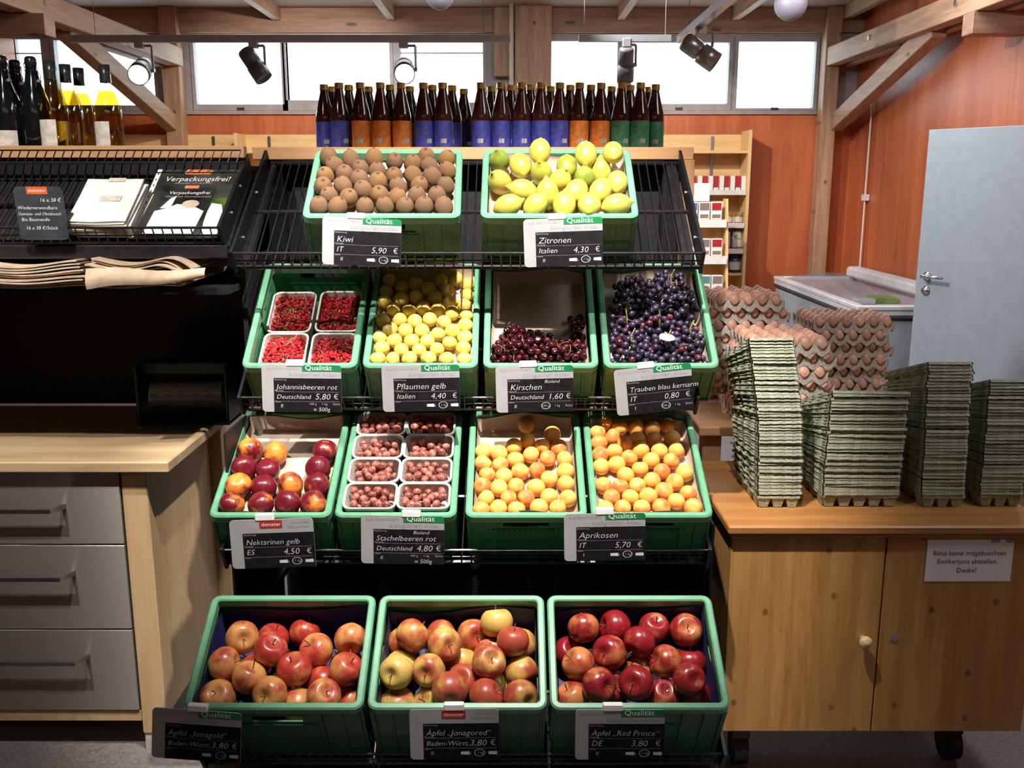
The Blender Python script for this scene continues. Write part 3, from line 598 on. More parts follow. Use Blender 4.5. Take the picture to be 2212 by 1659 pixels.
def ribs_mb(w_, d_, h_):
    mb = body_mb(w_, d_, h_); a = 0.009
    for k in (0.03, 0.13, 0.25, 0.75, 0.87, 0.97):
        mb.box(w_ * k - 0.002, w_ * k + 0.002, d_ - a, d_ - a + 0.006, 0, h_ - 0.024)
        mb.box(a - 0.006, a, d_ * k - 0.002, d_ * k + 0.002, 0, h_ - 0.024); mb.box(w_ - a, w_ - a + 0.006, d_ * k - 0.002, d_ * k + 0.002, 0, h_ - 0.024)
    mb.box(a, w_ - a, a - 0.005, a, 0, 0.006); mb.box(w_ * 0.5 - 0.085, w_ * 0.5 + 0.085, a - 0.004, a, h_ * 0.60, h_ * 0.62)
    return mb
CM = {}
for key, fr in CR.items():
    k = (fr['w'], fr['d'], fr['h'])
    if k not in CM:
        lat = MB()
        lat.box(k[0] * 0.27, k[0] * 0.73, 0.0075, 0.0095, k[2] * 0.06, k[2] * 0.57)
        lat.box(k[0] * 0.15, k[0] * 0.85, k[1] - 0.0135, k[1] - 0.0125, k[2] * 0.5, k[2] * 0.62); lat.box(k[0] - 0.0135, k[0] - 0.0125, k[1] * 0.27, k[1] * 0.73, k[2] * 0.06, k[2] * 0.57)
        lat.box(0.0125, 0.0135, k[1] * 0.15, k[1] * 0.85, k[2] * 0.1, k[2] * 0.6)
        CM[k] = [(ribs_mb(*k).mesh('crate_body', 'crate_green'), 'crate_body'), (rim_mb(*k).mesh('rim', 'crate_rim'), 'rim'), (MB().box(-0.002, 0.002, 0.003, 0.009, 0, k[2] - 0.024).mesh('rib', 'crate_green'), 'rib'), (lat.mesh('lattice_panel', 'crate_lattice'), 'lattice_panel')]
    o = thing('fruit_crate', CLAB[key], 'crate', fr['loc'], fr['euler'], 'green fruit crates')
    for me, nm in CM[k]:
        if nm == 'rib':
            for q in (0.03, 0.13, 0.25, 0.75, 0.87, 0.97): put(me, nm, o, (k[0] * q, 0, 0))
        else: put(me, nm, o)
    fr['obj'] = o

# ------------------------------------------------------------------ black display rack
RX0, RX1 = -0.735, 0.500
rack = thing('display_rack', 'black stepped display rack carrying the green fruit crates', 'rack', (0, 2.95, 0))
def local(mb, o=(0, 2.95, 0)):
    mb.v = [(x - o[0], y - o[1], z - o[2]) for x, y, z in mb.v]; return mb
local(MB().box(RX0, RX1, 2.985, 3.0, 0.08, 1.712)).build('back_panel', 'black_panel', rack)
for x in (RX0, RX1 - 0.05):
    local(MB().box(x, x + 0.05, 2.92, 2.98, 0, 1.712)).build('upright', 'black_metal', rack, bevel=0.003)
for x in (RX0, RX1 - 0.05): local(MB().box(x, x + 0.05, 2.02, 2.92, 0.03, 0.11)).build('foot', 'black_metal', rack, bevel=0.003)
def shelf_part(x0, x1, Yf, Zf, t, length, parent, o, fence=0.055, n_wires=None, plates=True):
    """sloping wire shelf: front edge at (Yf, Zf), rising backwards by t degrees"""
    ct, st_ = math.cos(math.radians(t)), math.sin(math.radians(t))
    P = lambda x, s, n: (x, Yf + s * ct - n * st_, Zf + s * st_ + n * ct)
    fr = MB()
    for s in (0.0, length * 0.5, length): fr.tube(P(x0, s, 0), P(x1, s, 0), 0.006, n=6)
    shelf = local(fr, o).build('shelf_frame', 'black_wire', parent)
    wr = MB(); nw = n_wires or int((x1 - x0) / 0.0245)
    for k in range(nw + 1):
        x = x0 + (x1 - x0) * k / nw; wr.tube(P(x, -0.002, 0.007), P(x, length, 0.007), 0.0021, n=5); 
    local(wr, o).build('wires', 'black_wire', shelf)
    fe = MB(); fe.tube(P(x0, -0.004, fence), P(x1, -0.004, fence), 0.0035, n=6); fe.tube(P(x0, -0.004, fence * 0.5), P(x1, -0.004, fence * 0.5), 0.002, n=6)
    for k in range(nw + 1):
        x = x0 + (x1 - x0) * k / nw; fe.tube(P(x, -0.004, 0), P(x, -0.004, fence), 0.0021, n=5)
    local(fe, o).build('front_fence', 'black_wire', shelf)
    if plates:
        for xs in (x0, x1):
            pl = MB(); q = [P(xs - 0.004, -0.012, -0.012), P(xs - 0.004, length + 0.02, -0.012), P(xs - 0.004, length + 0.02, 0.035), P(xs - 0.004, -0.012, 0.060)]
            q2 = [(x + 0.008, y, z) for x, y, z in q]; pl.add(q + q2, [(0, 1, 2, 3), (7, 6, 5, 4), (0, 4, 5, 1), (1, 5, 6, 2), (2, 6, 7, 3), (3, 7, 4, 0)])
            po = local(pl, o).build('end_plate', 'black_metal', shelf)
    return P, shelf
for r, L in ((1, 0.47), (2, 0.44), (3, 0.46), (4, 0.36)):
    q = ROW[r]; ct, st_ = math.cos(math.radians(q['t'])), math.sin(math.radians(q['t']))
    by, bz = q['Y'] + q['h'] * st_, q['Z'] - q['h'] * ct          # front bottom edge of the crates
    P, sh = shelf_part(RX0 + 0.01, RX1 - 0.005, by - 0.012 * ct + 0.010 * st_, bz - 0.012 * st_ - 0.010 * ct, q['t'], L, rack, (0, 2.95, 0), fence=0.05)
    if r == 1:
        for xs in (RX0 + 0.01, RX1 - 0.005):
            for s in (0.10, 0.30):
                p = P(xs, s, 0.018); local(MB().tube((p[0] - 0.008, p[1], p[2]), (p[0] + 0.008, p[1], p[2]), 0.006, n=8)).build('screw', 'screw_steel', rack)
    for xs in (RX0 + 0.025, RX1 - 0.03):                          # bracket arms to the uprights
        a = P(xs, 0.02, -0.012); b = P(xs, L, -0.012)
        local(MB().beam(a, b, 0.03, 0.02)).build('bracket', 'black_metal', rack); local(MB().beam(b, (xs, 2.95, b[2] - 0.01), 0.03, 0.02)).build('bracket', 'black_metal', rack)
local(MB().box(RX0, RX1, 2.045, 2.92, 0.0, 0.27)).build('plinth', 'black_panel', rack)
local(MB().box(-0.765, 0.535, 2.895, 3.55, 1.714, 1.750)).build('top_board', 'rack_wood', rack, bevel=0.002)
local(MB().box(0.505, 0.537, 2.88, 3.5, 0.0, 1.7135)).build('end_panel', 'rack_wood_up', rack, bevel=0.002)
for x, y_, z_ in ((RX0 - 0.002, 2.36, 1.02), (RX1 + 0.008, 2.30, 0.80)): local(MB().box(x, x + 0.006, y_, 2.875, 0.0, z_)).build('side_panel', 'black_panel', rack)  # added black sheets standing in for the dark gaps beside the rack

# ------------------------------------------------------------------ left rack above the counter
LX0, LX1 = -2.3, -0.736
lr = thing('bag_rack', 'black wall rack above the drawer counter with wooden top', 'rack', (-1.5, 3.2, 0))
LO = (-1.5, 3.2, 0)
local(MB().box(LX0, LX1, 3.20, 3.22, 0.905, 1.70), LO).build('back_panel', 'black_panel', lr)
local(MB().box(LX1, LX1 + 0.012, 2.60, 3.22, 0.92, 1.45), LO).build('side_panel', 'black_panel', lr)
local(MB().box(LX0, -0.745, 2.735, 2.765, 1.714, 1.7485), LO).build('front_board', 'rack_wood', lr, bevel=0.002)
local(MB().box(LX0, -0.745, 2.740, 2.765, 1.655, 1.7135), LO).build('front_strip', 'black_metal', lr)
local(MB().box(LX0, -0.745, 2.765, 3.3, 1.664, 1.695), LO).build('top_board', 'black_metal', lr)
Pl, _ = shelf_part(LX0, LX1 - 0.01, 2.50, 1.497, 35, 0.33, lr, LO, fence=0.05)
slab = MB(); q = [Pl(LX0, 0.0, -0.014), Pl(LX1, 0.0, -0.014), Pl(LX1, 0.33, -0.014), Pl(LX0, 0.33, -0.014)]; q2 = [(x, y, z - 0.012) for x, y, z in q]
slab.add(q + q2, [(0, 1, 2, 3), (7, 6, 5, 4), (0, 4, 5, 1), (1, 5, 6, 2), (2, 6, 7, 3), (3, 7, 4, 0)]); local(slab, LO).build('sloping_panel', 'black_panel', lr)
local(MB().box(LX0, LX1, 2.49, 2.51, 1.455, 1.49), LO).build('front_bar', 'black_metal', lr, bevel=0.003)
# wire edge leaning out in front of the wooden board
we = MB(); n_ = 64; xe = atY(520, 318, 2.71).x
we.tube((LX0, 2.71, 1.735), (xe, 2.71, 1.735), 0.0022, n=6); we.tube((LX0, 2.70, 1.700), (xe + 0.01, 2.70, 1.700), 0.003, n=6)
for k in range(n_ + 1):
    x = LX0 + (xe - LX0) * k / n_; we.tube((x, 2.71, 1.735), (x - 0.012, 2.70, 1.700), 0.0018, n=5)
local(we, LO).build('wire_edge', 'black_wire', lr)
local(MB().box(LX0, LX1, 2.46, 3.20, 1.365, 1.383), LO).build('bag_shelf', 'black_metal', lr)
for k in (0.1, 0.22):
    for xs in (LX1 - 0.01,):
        p = Pl(xs, k, 0.018); local(MB().tube((p[0] - 0.007, p[1], p[2]), (p[0] + 0.007, p[1], p[2]), 0.006, n=8), LO).build('screw', 'screw_steel', lr)

# ------------------------------------------------------------------ counter with steel drawers
ct_ = thing('drawer_counter', 'beech counter with brushed steel drawers on the left', 'counter', (-1.09, 2.55, 0))
CO = (-1.09, 2.55, 0)
local(MB().box(-2.2, -0.942, 2.515, 3.19, 0.868, 0.90), CO).build('worktop', 'beech_top', ct_, bevel=0.004)
for (x, y) in ((-1.09, 2.55), (-1.035, 3.12), (-2.19, 2.55), (-2.19, 3.12)):
    w_ = 0.072 if y < 3 else 0.05
    local(MB().box(x, x + w_, y, y + 0.065, 0.055, 0.868), CO).build('leg', 'beech', ct_, bevel=0.003)
    local(MB().box(x + 0.004, x + w_ - 0.004, y + 0.004, y + 0.06, 0, 0.055), CO).build('foot', 'grey_card', ct_)
local(MB().box(-1.030, -1.022, 2.615, 3.12, 0.10, 0.868), CO).build('side_panel', 'beech', ct_)
local(MB().box(-2.12, -1.09, 2.555, 2.60, 0.092, 0.128), CO).build('bottom_rail', 'beech', ct_, bevel=0.003)
local(MB().box(-2.12, -1.095, 2.60, 3.12, 0.095, 0.86), CO).build('carcass', 'black_panel', ct_)
for k, (z0, z1, zh, xh) in enumerate(((0.132, 0.386, 0.305, -1.245), (0.390, 0.645, 0.562, -1.262), (0.649, 0.862, 0.762, -1.270))):
    dw = local(MB().box(-2.115, -1.094, 2.548, 2.60, z0, z1), CO).build('drawer', 'brushed_steel', ct_, bevel=0.002)
    hb = MB(); y0 = 2.505
    hb.box(-2.0, xh, y0 - 0.006, y0 + 0.006, zh - 0.006, zh + 0.006); hb.add([(xh, y0 - 0.006, zh - 0.006), (xh, y0 + 0.006, zh - 0.006), (xh, y0 + 0.006, zh + 0.006), (xh, y0 - 0.006, zh + 0.006), (xh + 0.022, 2.548, zh - 0.007), (xh + 0.008, 2.548, zh - 0.007), (xh + 0.008, 2.548, zh + 0.007), (xh + 0.022, 2.548, zh + 0.007)], [(0, 1, 5, 4), (1, 2, 6, 5), (2, 3, 7, 6), (3, 0, 4, 7)])
    local(hb, CO).build('handle', 'screw_steel', dw)
# stickers on the worktop
for (u, v, w_, h_, rz, lab) in ((400, 925, 0.075, 0.05, 0.1, 'pale lilac sticker near the right end of the worktop'), (238, 926, 0.055, 0.02, 0.3, 'faded blue sticker in the middle of the worktop')):
    c = atZ(u, v, 0.9005); o = MB().box(-w_ / 2, w_ / 2, -h_ / 2, h_ / 2, 0, 0.0006).build('sticker', 'sticker_lilac', loc=c); o.rotation_euler = (0, 0, rz); tag(o, lab, 'sticker')
# roll holder for produce bags
bh = thing('bag_dispenser', 'dark green dispenser with a roll of clear bags on the counter', 'dispenser', (-1.035, 2.98, 0.90))
for x in (-0.145, 0.135): MB().box(x, x + 0.01, -0.06, 0.08, 0, 0.19).build('side_plate', 'dark_green_plastic', bh, bevel=0.003)
MB().box(-0.145, 0.145, 0.0, 0.08, 0.15, 0.19).build('crossbar', 'dark_green_plastic', bh, bevel=0.004); MB().box(-0.145, 0.145, -0.06, 0.08, 0, 0.01).build('base', 'dark_green_plastic', bh)
rl = MB().lathe([(0, -0.115), (0.042, -0.115), (0.042, 0.115), (0, 0.115)], 18); rl.v = [(z, x * 1.0 + 0.01, y + 0.085) for x, y, z in rl.v]; rl.build('bag_roll', 'lamp_grey', bh, smooth=False)
MB().grid(lambda u, v: (-0.11 + 0.22 * u + 0.01 * math.sin(9 * v), -0.03 - 0.12 * v, 0.085 * (1 - v) ** 2 + 0.008 + 0.006 * math.sin(17 * u + 5 * v) * v + 0.005 * math.sin(31 * u)), 24, 10).build('bag_end', 'thin_plastic', bh, smooth=True)

# ------------------------------------------------------------------ pine cabinet on the right
pc = thing('pine_cabinet', 'knotty pine cabinet on castors under the egg cartons', 'cabinet', (0.577, 2.37, 0)); PO = (0.577, 2.37, 0)
CX0, CX1, CM_ = 0.577, 1.397, 0.985
local(MB().box(CX0 + 0.004, CX1 - 0.004, 2.392, 2.93, 0.172, 0.745), PO).build('carcass', 'pine', pc, bevel=0.002)
for (a, b, nm) in ((CX0, CM_ - 0.002, 'door'), (CM_ + 0.002, CX1, 'door')): 
    d_ = local(MB().box(a, b, 2.370, 2.390, 0.174, 0.738), PO).build(nm, 'pine', pc, bevel=0.002)
    if a == CX0:
        kn = MB().lathe([(0, 0), (0.008, 0), (0.008, 0.012), (0.016, 0.020), (0.018, 0.028), (0.013, 0.036), (0, 0.038)], 14)
        kn.v = [(CM_ - 0.045 + x, 2.370 - z, 0.452 + y) for x, y, z in kn.v]; local(kn, PO).build('knob', 'brass_knob', d_, smooth=True)
    else:
        local(MB().tube((CM_ + 0.04, 2.370, 0.452), (CM_ + 0.04, 2.367, 0.452), 0.009, n=12), PO).build('lock', 'screw_steel', d_)
local(MB().box(CX0 - 0.014, CX1 + 0.014, 2.350, 2.95, 0.752, 0.775), PO).build('top_board', 'pine_top', pc, bevel=0.004)
local(MB().box(CX0 - 0.006, CX1 + 0.006, 2.360, 2.94, 0.738, 0.752), PO).build('moulding', 'pine_top', pc, bevel=0.003)
for (x, y) in ((CX0 + 0.08, 2.50), (CX1 - 0.12, 2.52), (CX0 + 0.08, 2.85), (CX1 - 0.12, 2.85)):
    cs = local(MB().box(x - 0.025, x + 0.025, y - 0.03, y + 0.03, 0.09, 0.174), PO).build('castor', 'caster', pc); local(MB().tube((x - 0.02, y, 0.05), (x + 0.02, y, 0.05), 0.05, n=18), PO).build('wheel', 'caster', cs)
# paper notice on the right door
a = atY(1996, 1256, 2.368); b = atY(2182, 1256, 2.368); t_ = atY(1998, 1166, 2.368)
sg = thing('paper_notice', 'white paper notice taped to the pine cabinet door', 'notice', (a.x, 2.3685, a.z), (math.pi / 2, 0, math.radians(0.3)))
w_, h_ = b.x - a.x, t_.z - a.z
MB().box(0, w_, 0, h_, 0, 0.0008).build('sheet', 'clip_white', sg)
tx = text_mb([('Bitte keine mitgebrachten', w_ * 0.5, h_ * 0.63, 0.0185, 0, 'CENTER'), ('Eierkartons abstellen.', w_ * 0.48, h_ * 0.43, 0.0185, 0, 'CENTER'), ('Danke!', w_ * 0.48, h_ * 0.22, 0.0185, 0, 'CENTER')])
tx.v = [(x, y, 0.0012) for x, y, z in tx.v]; tx.build('lettering', 'print_black', sg)
for x in (0.78, 0.95): MB().box(w_ * x - 0.012, w_ * x + 0.012, h_ - 0.008, h_ + 0.004, 0.0009, 0.0014).build('tape', 'thin_plastic', sg)
# table behind the cabinet, carrying the eggs
et = thing('egg_table', 'dark wooden table behind the pine cabinet holding egg trays', 'table', (0.60, 2.98, 0)); EO = (0.60, 2.98, 0)
EZ = 0.88
local(MB().box(0.60, 1.75, 2.97, 3.85, EZ - 0.03, EZ), EO).build('tabletop', 'rack_wood', et, bevel=0.003)
for (x, y) in ((0.62, 3.0), (1.67, 3.0), (0.62, 3.77), (1.67, 3.77)): local(MB().box(x, x + 0.06, y, y + 0.06, 0, EZ - 0.03), EO).build('leg', 'rack_wood_up', et)
# ------------------------------------------------------------------ fruit meshes (axis = +Z)
def sph(nr, nz, fn):
    """closed lathe-like skin: fn(theta 0..pi, phi) -> radius-scale tuple (r, z)"""
    vs_ = []; fs_ = []
    for j in range(nz + 1):
        th = math.pi * j / nz
        for i in range(nr):
            r, z = fn(th, 2 * math.pi * i / nr); ph = 2 * math.pi * i / nr; vs_.append((r * math.cos(ph), r * math.sin(ph), z))
    for j in range(nz):
        for i in range(nr):
            i2 = (i + 1) % nr; fs_.append((j * nr + i, (j + 1) * nr + i, (j + 1) * nr + i2, j * nr + i2))
    return MB().add(vs_, fs_)
def m_fruit(name, mat, fn, nr=20, nz=14): return sph(nr, nz, fn).mesh(name, mat, smooth=True, weld=True)
def stone(th, ph):                                  # nectarine, apricot, plum: suture groove and stem dimple
    s, c = math.sin(th), math.cos(th); k = 1 - 0.07 * math.exp(-(((ph + math.pi) % (2 * math.pi) - math.pi) / 0.22) ** 2) * s - 0.16 * math.exp(-(th / 0.42) ** 2)
    return s * k, c * k * (0.97 if c < 0 else 0.95)
def apple_f(th, ph):
    s, c = math.sin(th), math.cos(th); lob = 1 + 0.025 * math.cos(5 * ph) * (0.5 - 0.5 * c)
    k = 1 - 0.36 * math.exp(-(th / 0.36) ** 2) - 0.24 * math.exp(-((math.pi - th) / 0.34) ** 2)
    return (s ** 0.94) * lob * (1 + 0.05 * c) * 1.0, c * k * 0.94
def kiwi_f(th, ph):
    s, c = math.sin(th), math.cos(th); e = 1.22
    nub = 0.06 * math.exp(-(th / 0.14) ** 2) - 0.09 * math.exp(-((th - 0.30) / 0.13) ** 2)
    return s, c * e * (1 - 0.03 * s) + nub
def lemon_f(th, ph):
    s, c = math.sin(th), math.cos(th); e = 1.22
    nip = 0.34 * math.exp(-(th / 0.22) ** 2) + 0.12 * math.exp(-((math.pi - th) / 0.25) ** 2) * -1
    return s * (1 - 0.04 * math.exp(-((th - 0.5) / 0.2) ** 2)) * (0.93 + 0.07 * math.cos(3 * ph + 1) * 0.15), c * e + nip
def cherry_f(th, ph):
    s, c = math.sin(th), math.cos(th); return s * (1 - 0.05 * (1 - c) / 2), c * (0.95 - 0.28 * math.exp(-(th / 0.45) ** 2))
def egg_f(th, ph):
    s, c = math.sin(th), math.cos(th); return s * (1 - 0.10 * c), c * 1.28
def ball_f(th, ph): return math.sin(th), math.cos(th)
def oval_f(th, ph): return math.sin(th), 1.12 * math.cos(th)
FM = dict(nectarine=m_fruit('nectarine', 'nectarine_skin', stone, 24, 16), apricot=m_fruit('apricot', 'apricot_skin', stone, 22, 14), plum=m_fruit('plum', 'plum_yellow', stone, 20, 13),
          kiwi=m_fruit('kiwi', 'kiwi_skin', kiwi_f, 20, 18), lemon=m_fruit('lemon', 'lemon_skin', lemon_f, 20, 20), lemon_g=m_fruit('lemon', 'lemon_green', lemon_f, 20, 20),
          apple_l=m_fruit('apple_flesh', 'apple_gala', apple_f, 26, 20), apple_m=m_fruit('apple_flesh', 'apple_mixed', apple_f, 26, 20), apple_r=m_fruit('apple_flesh', 'apple_red', apple_f, 26, 20),
          cherry=m_fruit('cherry_flesh', 'cherry_dark', cherry_f, 14, 10), egg=m_fruit('egg', 'eggshell', egg_f, 16, 12),
          gooseberry=m_fruit('gooseberry', 'gooseberry_red', oval_f, 12, 9), grape=m_fruit('grape', 'grape_blue', oval_f, 12, 8), grape_r=m_fruit('grape', 'grape_red', oval_f, 12, 8))
stem_me = MB().path([(0, 0, 0.55), (0.03, 0.0, 0.85), (0.10, 0.02, 1.12)], 0.035, 6).mesh('stem', 'stem_brown')
calyx_mb = MB()
for k in range(5):
    a = 2 * math.pi * k / 5; calyx_mb.add([(0.02 * math.cos(a + .6), 0.02 * math.sin(a + .6), -0.70), (0.02 * math.cos(a - .6), 0.02 * math.sin(a - .6), -0.70), (0.13 * math.cos(a), 0.13 * math.sin(a), -0.80)], [(0, 1, 2), (2, 1, 0)])
calyx_me = calyx_mb.mesh('calyx', 'stem_brown')
cstem_me = [MB().path([(0, 0, 0.7), (0.3 * q, 0.1, 1.6), (0.9 * q, 0.3, 2.3), (1.4 * q, 0.4, 2.6)], 0.07, 5).mesh('stem', 'stem_green') for q in (1.0, -0.9)]

def to_local(fr, u, v, hh):
    M = fr['M']; n = (M.to_3x3() @ Vector((0, 0, 1))); p = atPlane(u, v, M @ Vector((0, 0, fr['h'] - hh)), n)
    return M.inverted() @ p
def relax(P, R, fr, zmin, it=120, keep=0.06, wall=0.016):
    P = np.array(P, float); R = np.array(R, float); P0 = P.copy(); n = len(P)
    for _ in range(it):
        D = P[:, None, :] - P[None, :, :]; L = np.linalg.norm(D, axis=2) + np.eye(n); ov = np.maximum(0, R[:, None] + R[None, :] - L); np.fill_diagonal(ov, 0)
        P = P + (D / L[..., None] * (ov * 0.32)[..., None]).sum(1); P += (P0 - P) * keep
        P[:, 0] = np.clip(P[:, 0], wall + R, fr['w'] - wall - R); P[:, 1] = np.clip(P[:, 1], wall + R, fr['d'] - wall - R); P[:, 2] = np.maximum(P[:, 2], zmin + R)
    return P
def quat_axis(d, spin): return Vector(d).normalized().to_track_quat('Z', 'Y') @ Euler((0, 0, spin)).to_quaternion()
def row_labels(P, kind, where, step):
    """third from left in the second row from the front"""
    rows = {}
    ys = np.array([p[1] for p in P]); order = np.argsort(ys); r = 0; last = ys[order[0]]; out = {}
    for i in order:
        if ys[i] - last > step: r += 1; last = ys[i]
        rows.setdefault(r, []).append(i)
    for r, idx in rows.items():
        for k, i in enumerate(sorted(idx, key=lambda q: P[q][0])): out[i] = '%s, %s from left in the %s row from front, %s' % (kind, ORD[k + 1], ORD[r + 1], where)
    return out
rng = random.Random(7)
def px(lst, x0, y0, s): return [(x0 + a[0] / s, y0 + a[1] / s) + tuple(a[2:]) for a in lst]

def place(key, name, meshes, pts, r, hh, kind, where, cat, axis=None, parts=None, floor=None, jit=0.35, group=None, rs=None, zs=None, keep=0.06):
    fr = CR[key]; R3 = fr['M'].to_3x3()
    P = [to_local(fr, q[0], q[1], hh if zs is None else zs[i]) for i, q in enumerate(pts)]
    rr = [r * rng.uniform(0.95, 1.05) for _ in pts] if rs is None else rs
    P = relax([tuple(p) for p in P], [x * 0.985 for x in rr], fr, floor if floor is not None else 0.0, keep=keep)
    lab = row_labels(P, kind, where, r * 1.15)
    for i, p in enumerate(P):
        d = axis(i) if axis else Vector((rng.gauss(0, jit), -0.55 + rng.gauss(0, jit), 0.8 + rng.gauss(0, jit)))
        wp = fr['M'] @ Vector(p); q = quat_axis(d, rng.uniform(0, 6.28)); me = meshes(i) if callable(meshes) else meshes
        if parts:
            o = bpy.data.objects.new(name, None); COL.objects.link(o); put(me, 'flesh', o)
            for pm in (parts(i) if callable(parts) else parts): put(pm, pm.name.split('.')[0], o)
        else: o = put(me, name)
        o.location = wp; o.rotation_mode = 'QUATERNION'; o.rotation_quaternion = q; o.scale = (rr[i],) * 3
        tag(o, lab[i], cat, group)
    return P

# liners -------------------------------------------------------------
def liner(key, z, mat, label, back=0.0, side=0.03, front=0.0, seed=1, wave=0.012):
    """one sheet: base, turned up along the back and sides with an uneven edge"""
    fr = CR[key]; w_, d_, h_ = fr['w'], fr['d'], fr['h']; a = 0.0185; rn = random.Random(seed); ph = rn.uniform(0, 6)
    o = thing('paper_liner', label, 'liner', fr['loc'], fr['euler'])
    x0, x1, y0, y1 = a, w_ - a, a, d_ - a
    MB().grid(lambda u, v: (x0 + (x1 - x0) * u, y0 + (y1 - y0) * v, z + 0.0015 * math.sin(9 * u + ph) * math.sin(7 * v)), 8, 10).build('base_sheet', mat, o, smooth=True)
    top = lambda u, H_: H_ + wave * math.sin(5.3 * u + ph) * math.sin(2.1 * u + 2 * ph)
    if back: MB().grid(lambda u, v: (x0 + 0.004 + (x1 - x0 - 0.008) * u, y1 - 0.014 * (1 - v) ** 2 - 0.003 - 0.002 * math.sin(6 * u + 2 * v), z + (top(u, back) - z) * v), 14, 8).build('back_flap', mat, o, smooth=True)
    if side:
        for sx, xx in ((1, x0), (-1, x1)):
            MB().grid(lambda u, v: (xx + sx * (0.002 + 0.008 * (1 - v) ** 2), y0 + (y1 - y0) * u, z + (top(u * 1.3 + sx, side) - z) * v), 14, 6).build('side_flap', mat, o, smooth=True)
    if front: MB().grid(lambda u, v: (x0 + (x1 - x0) * (0.08 + 0.84 * u), y0 + 0.003 + 0.010 * (1 - v) ** 2, z + (top(u, front) - z) * v), 12, 5).build('front_flap', mat, o, smooth=True)
    return o
hU, hD = 0.145, 0.22
liner('lemon', hU - 0.040, 'kraft_liner', 'brown paper lining inside the lemon crate', hU - 0.01, hU - 0.002)
liner('kiwi', hU - 0.036, 'kraft_liner', 'brown paper lining under the kiwis', hU - 0.03, hU - 0.03)
liner('plum', hU - 0.034, 'kraft_liner', 'brown paper lining behind the yellow plums', hU + 0.012, hU - 0.006, hU - 0.012, 3)
liner('cherry', hU - 0.055, 'kraft_liner', 'brown paper lining behind the dark cherries', hU - 0.016, hU - 0.03, hU - 0.014, 4)
liner('grape', hU - 0.065, 'kraft_liner', 'brown paper lining behind the blue grapes', hU - 0.012, hU - 0.03, 0, 5)
liner('nectarine', hU - 0.042, 'kraft_liner', 'brown paper lining under the dark nectarines', hU - 0.004, hU - 0.02, hU - 0.006, 6)
liner('apricot_l', hU - 0.040, 'kraft_liner', 'brown paper lining in the left apricot crate', hU - 0.004, hU - 0.010, hU - 0.012, 7)
liner('apricot_r', hU - 0.040, 'kraft_liner', 'brown paper lining in the right apricot crate', hU - 0.014, hU - 0.010, hU - 0.012, 8)
for i, k in enumerate(('apple_l', 'apple_m', 'apple_r')): liner(k, 0.075, 'blue_liner', 'dark blue paper lining in the %s apple crate' % ('left', 'middle', 'right')[i], hD - 0.035, hD - 0.02, 0, 9 + i, 0.02)

kiwi_tip = MB().lathe([(max(0.0, kiwi_f(t, 0)[0]), kiwi_f(t, 0)[1] + 0.012 * (1 - t / 0.26)) for t in (0.0, 0.05, 0.10, 0.15, 0.20, 0.27)], 14).mesh('stem_end', 'kiwi_end', True)
lemon_tip = MB().lathe([(0.0, 1.575), (0.05, 1.575), (0.11, 1.52), (0.15, 1.44)], 12).mesh('stem_end', 'lemon_scar', True)
# kiwis, lemons ------------------------------------------------------
KS = 2.9105
kw = px([(208, 168), (343, 188), (490, 183), (617, 203), (735, 218), (820, 166), (945, 188), (245, 228), (405, 248), (835, 233), (955, 260), (183, 292), (303, 280), (400, 317), (510, 270), (615, 297), (740, 297), (855, 297), (165, 357), (295, 357), (510, 327),
         (940, 357), (415, 392), (640, 372), (770, 352), (207, 420), (325, 437), (525, 415), (635, 427), (757, 420), (885, 422), (133, 485), (262, 490), (430, 498), (557, 485), (675, 485), (803, 488), (928, 490)], 640, 280, KS)
place('kiwi', 'kiwi', FM['kiwi'], kw, 0.0242, 0.000, 'brown kiwi', 'kiwi crate', 'kiwi', group='kiwis in the crate', jit=0.28, floor=0.085, parts=[kiwi_tip], axis=lambda i: (rng.gauss(0, .25), -0.55 + rng.gauss(0, .3), 0.8))
C_, U_, Lf, Rt, Dn = (-0.15, -0.75, 0.65), (0.05, 0.62, 0.75), (-0.85, -0.3, 0.2), (0.9, 0.0, 0.35), (0.7, -0.6, 0.3)
lm = [(1268, 200, C_, 1), (1400, 225, (-0.25, 0.75, 0.6), 0), (1533, 140, U_, 0), (1700, 235, U_, 1), (1820, 155, U_, 0), (1985, 155, (0, 0.9, 0.45), 0), (1553, 280, C_, 1), (1280, 332, (-0.4, -0.75, 0.5), 0), (1425, 385, (-0.9, -0.3, 0.25), 0), (1660, 340, (0.3, -0.6, .6), 0),
      (1812, 310, (0, -0.5, .8), 1), (1920, 255, (0, 0.1, 1), 0), (2025, 335, (0.1, .7, .6), 0), (1740, 382, (0.4, .6, .6), 0), (1915, 385, (0.35, 0.6, 0.7), 0), (1572, 420, (-0.1, -0.1, 1), 0), (1330, 490, Rt, 0), (1520, 490, (0.6, 0.2, 0.7), 0), (1680, 478, (0.1, .5, .9), 0), (1838, 470, (0.1, 0.9, 0.5), 0), (2015, 488, (0.95, .25, .2), 0)]
up = {2: -0.035, 4: -0.035, 5: -0.035}
place('lemon', 'lemon', lambda i: FM['lemon_g'] if lm[i][3] else FM['lemon'], px(lm, 640, 280, KS), 0.0310, 0.0, 'lemon', 'lemon crate', 'lemon', axis=lambda i: lm[i][2], parts=lambda i: [lemon_tip] if lm[i][3] or i in (7, 9, 16) else [], group='lemons in the crate', floor=0.08, zs=[up.get(i, 0.0) for i in range(len(lm))])

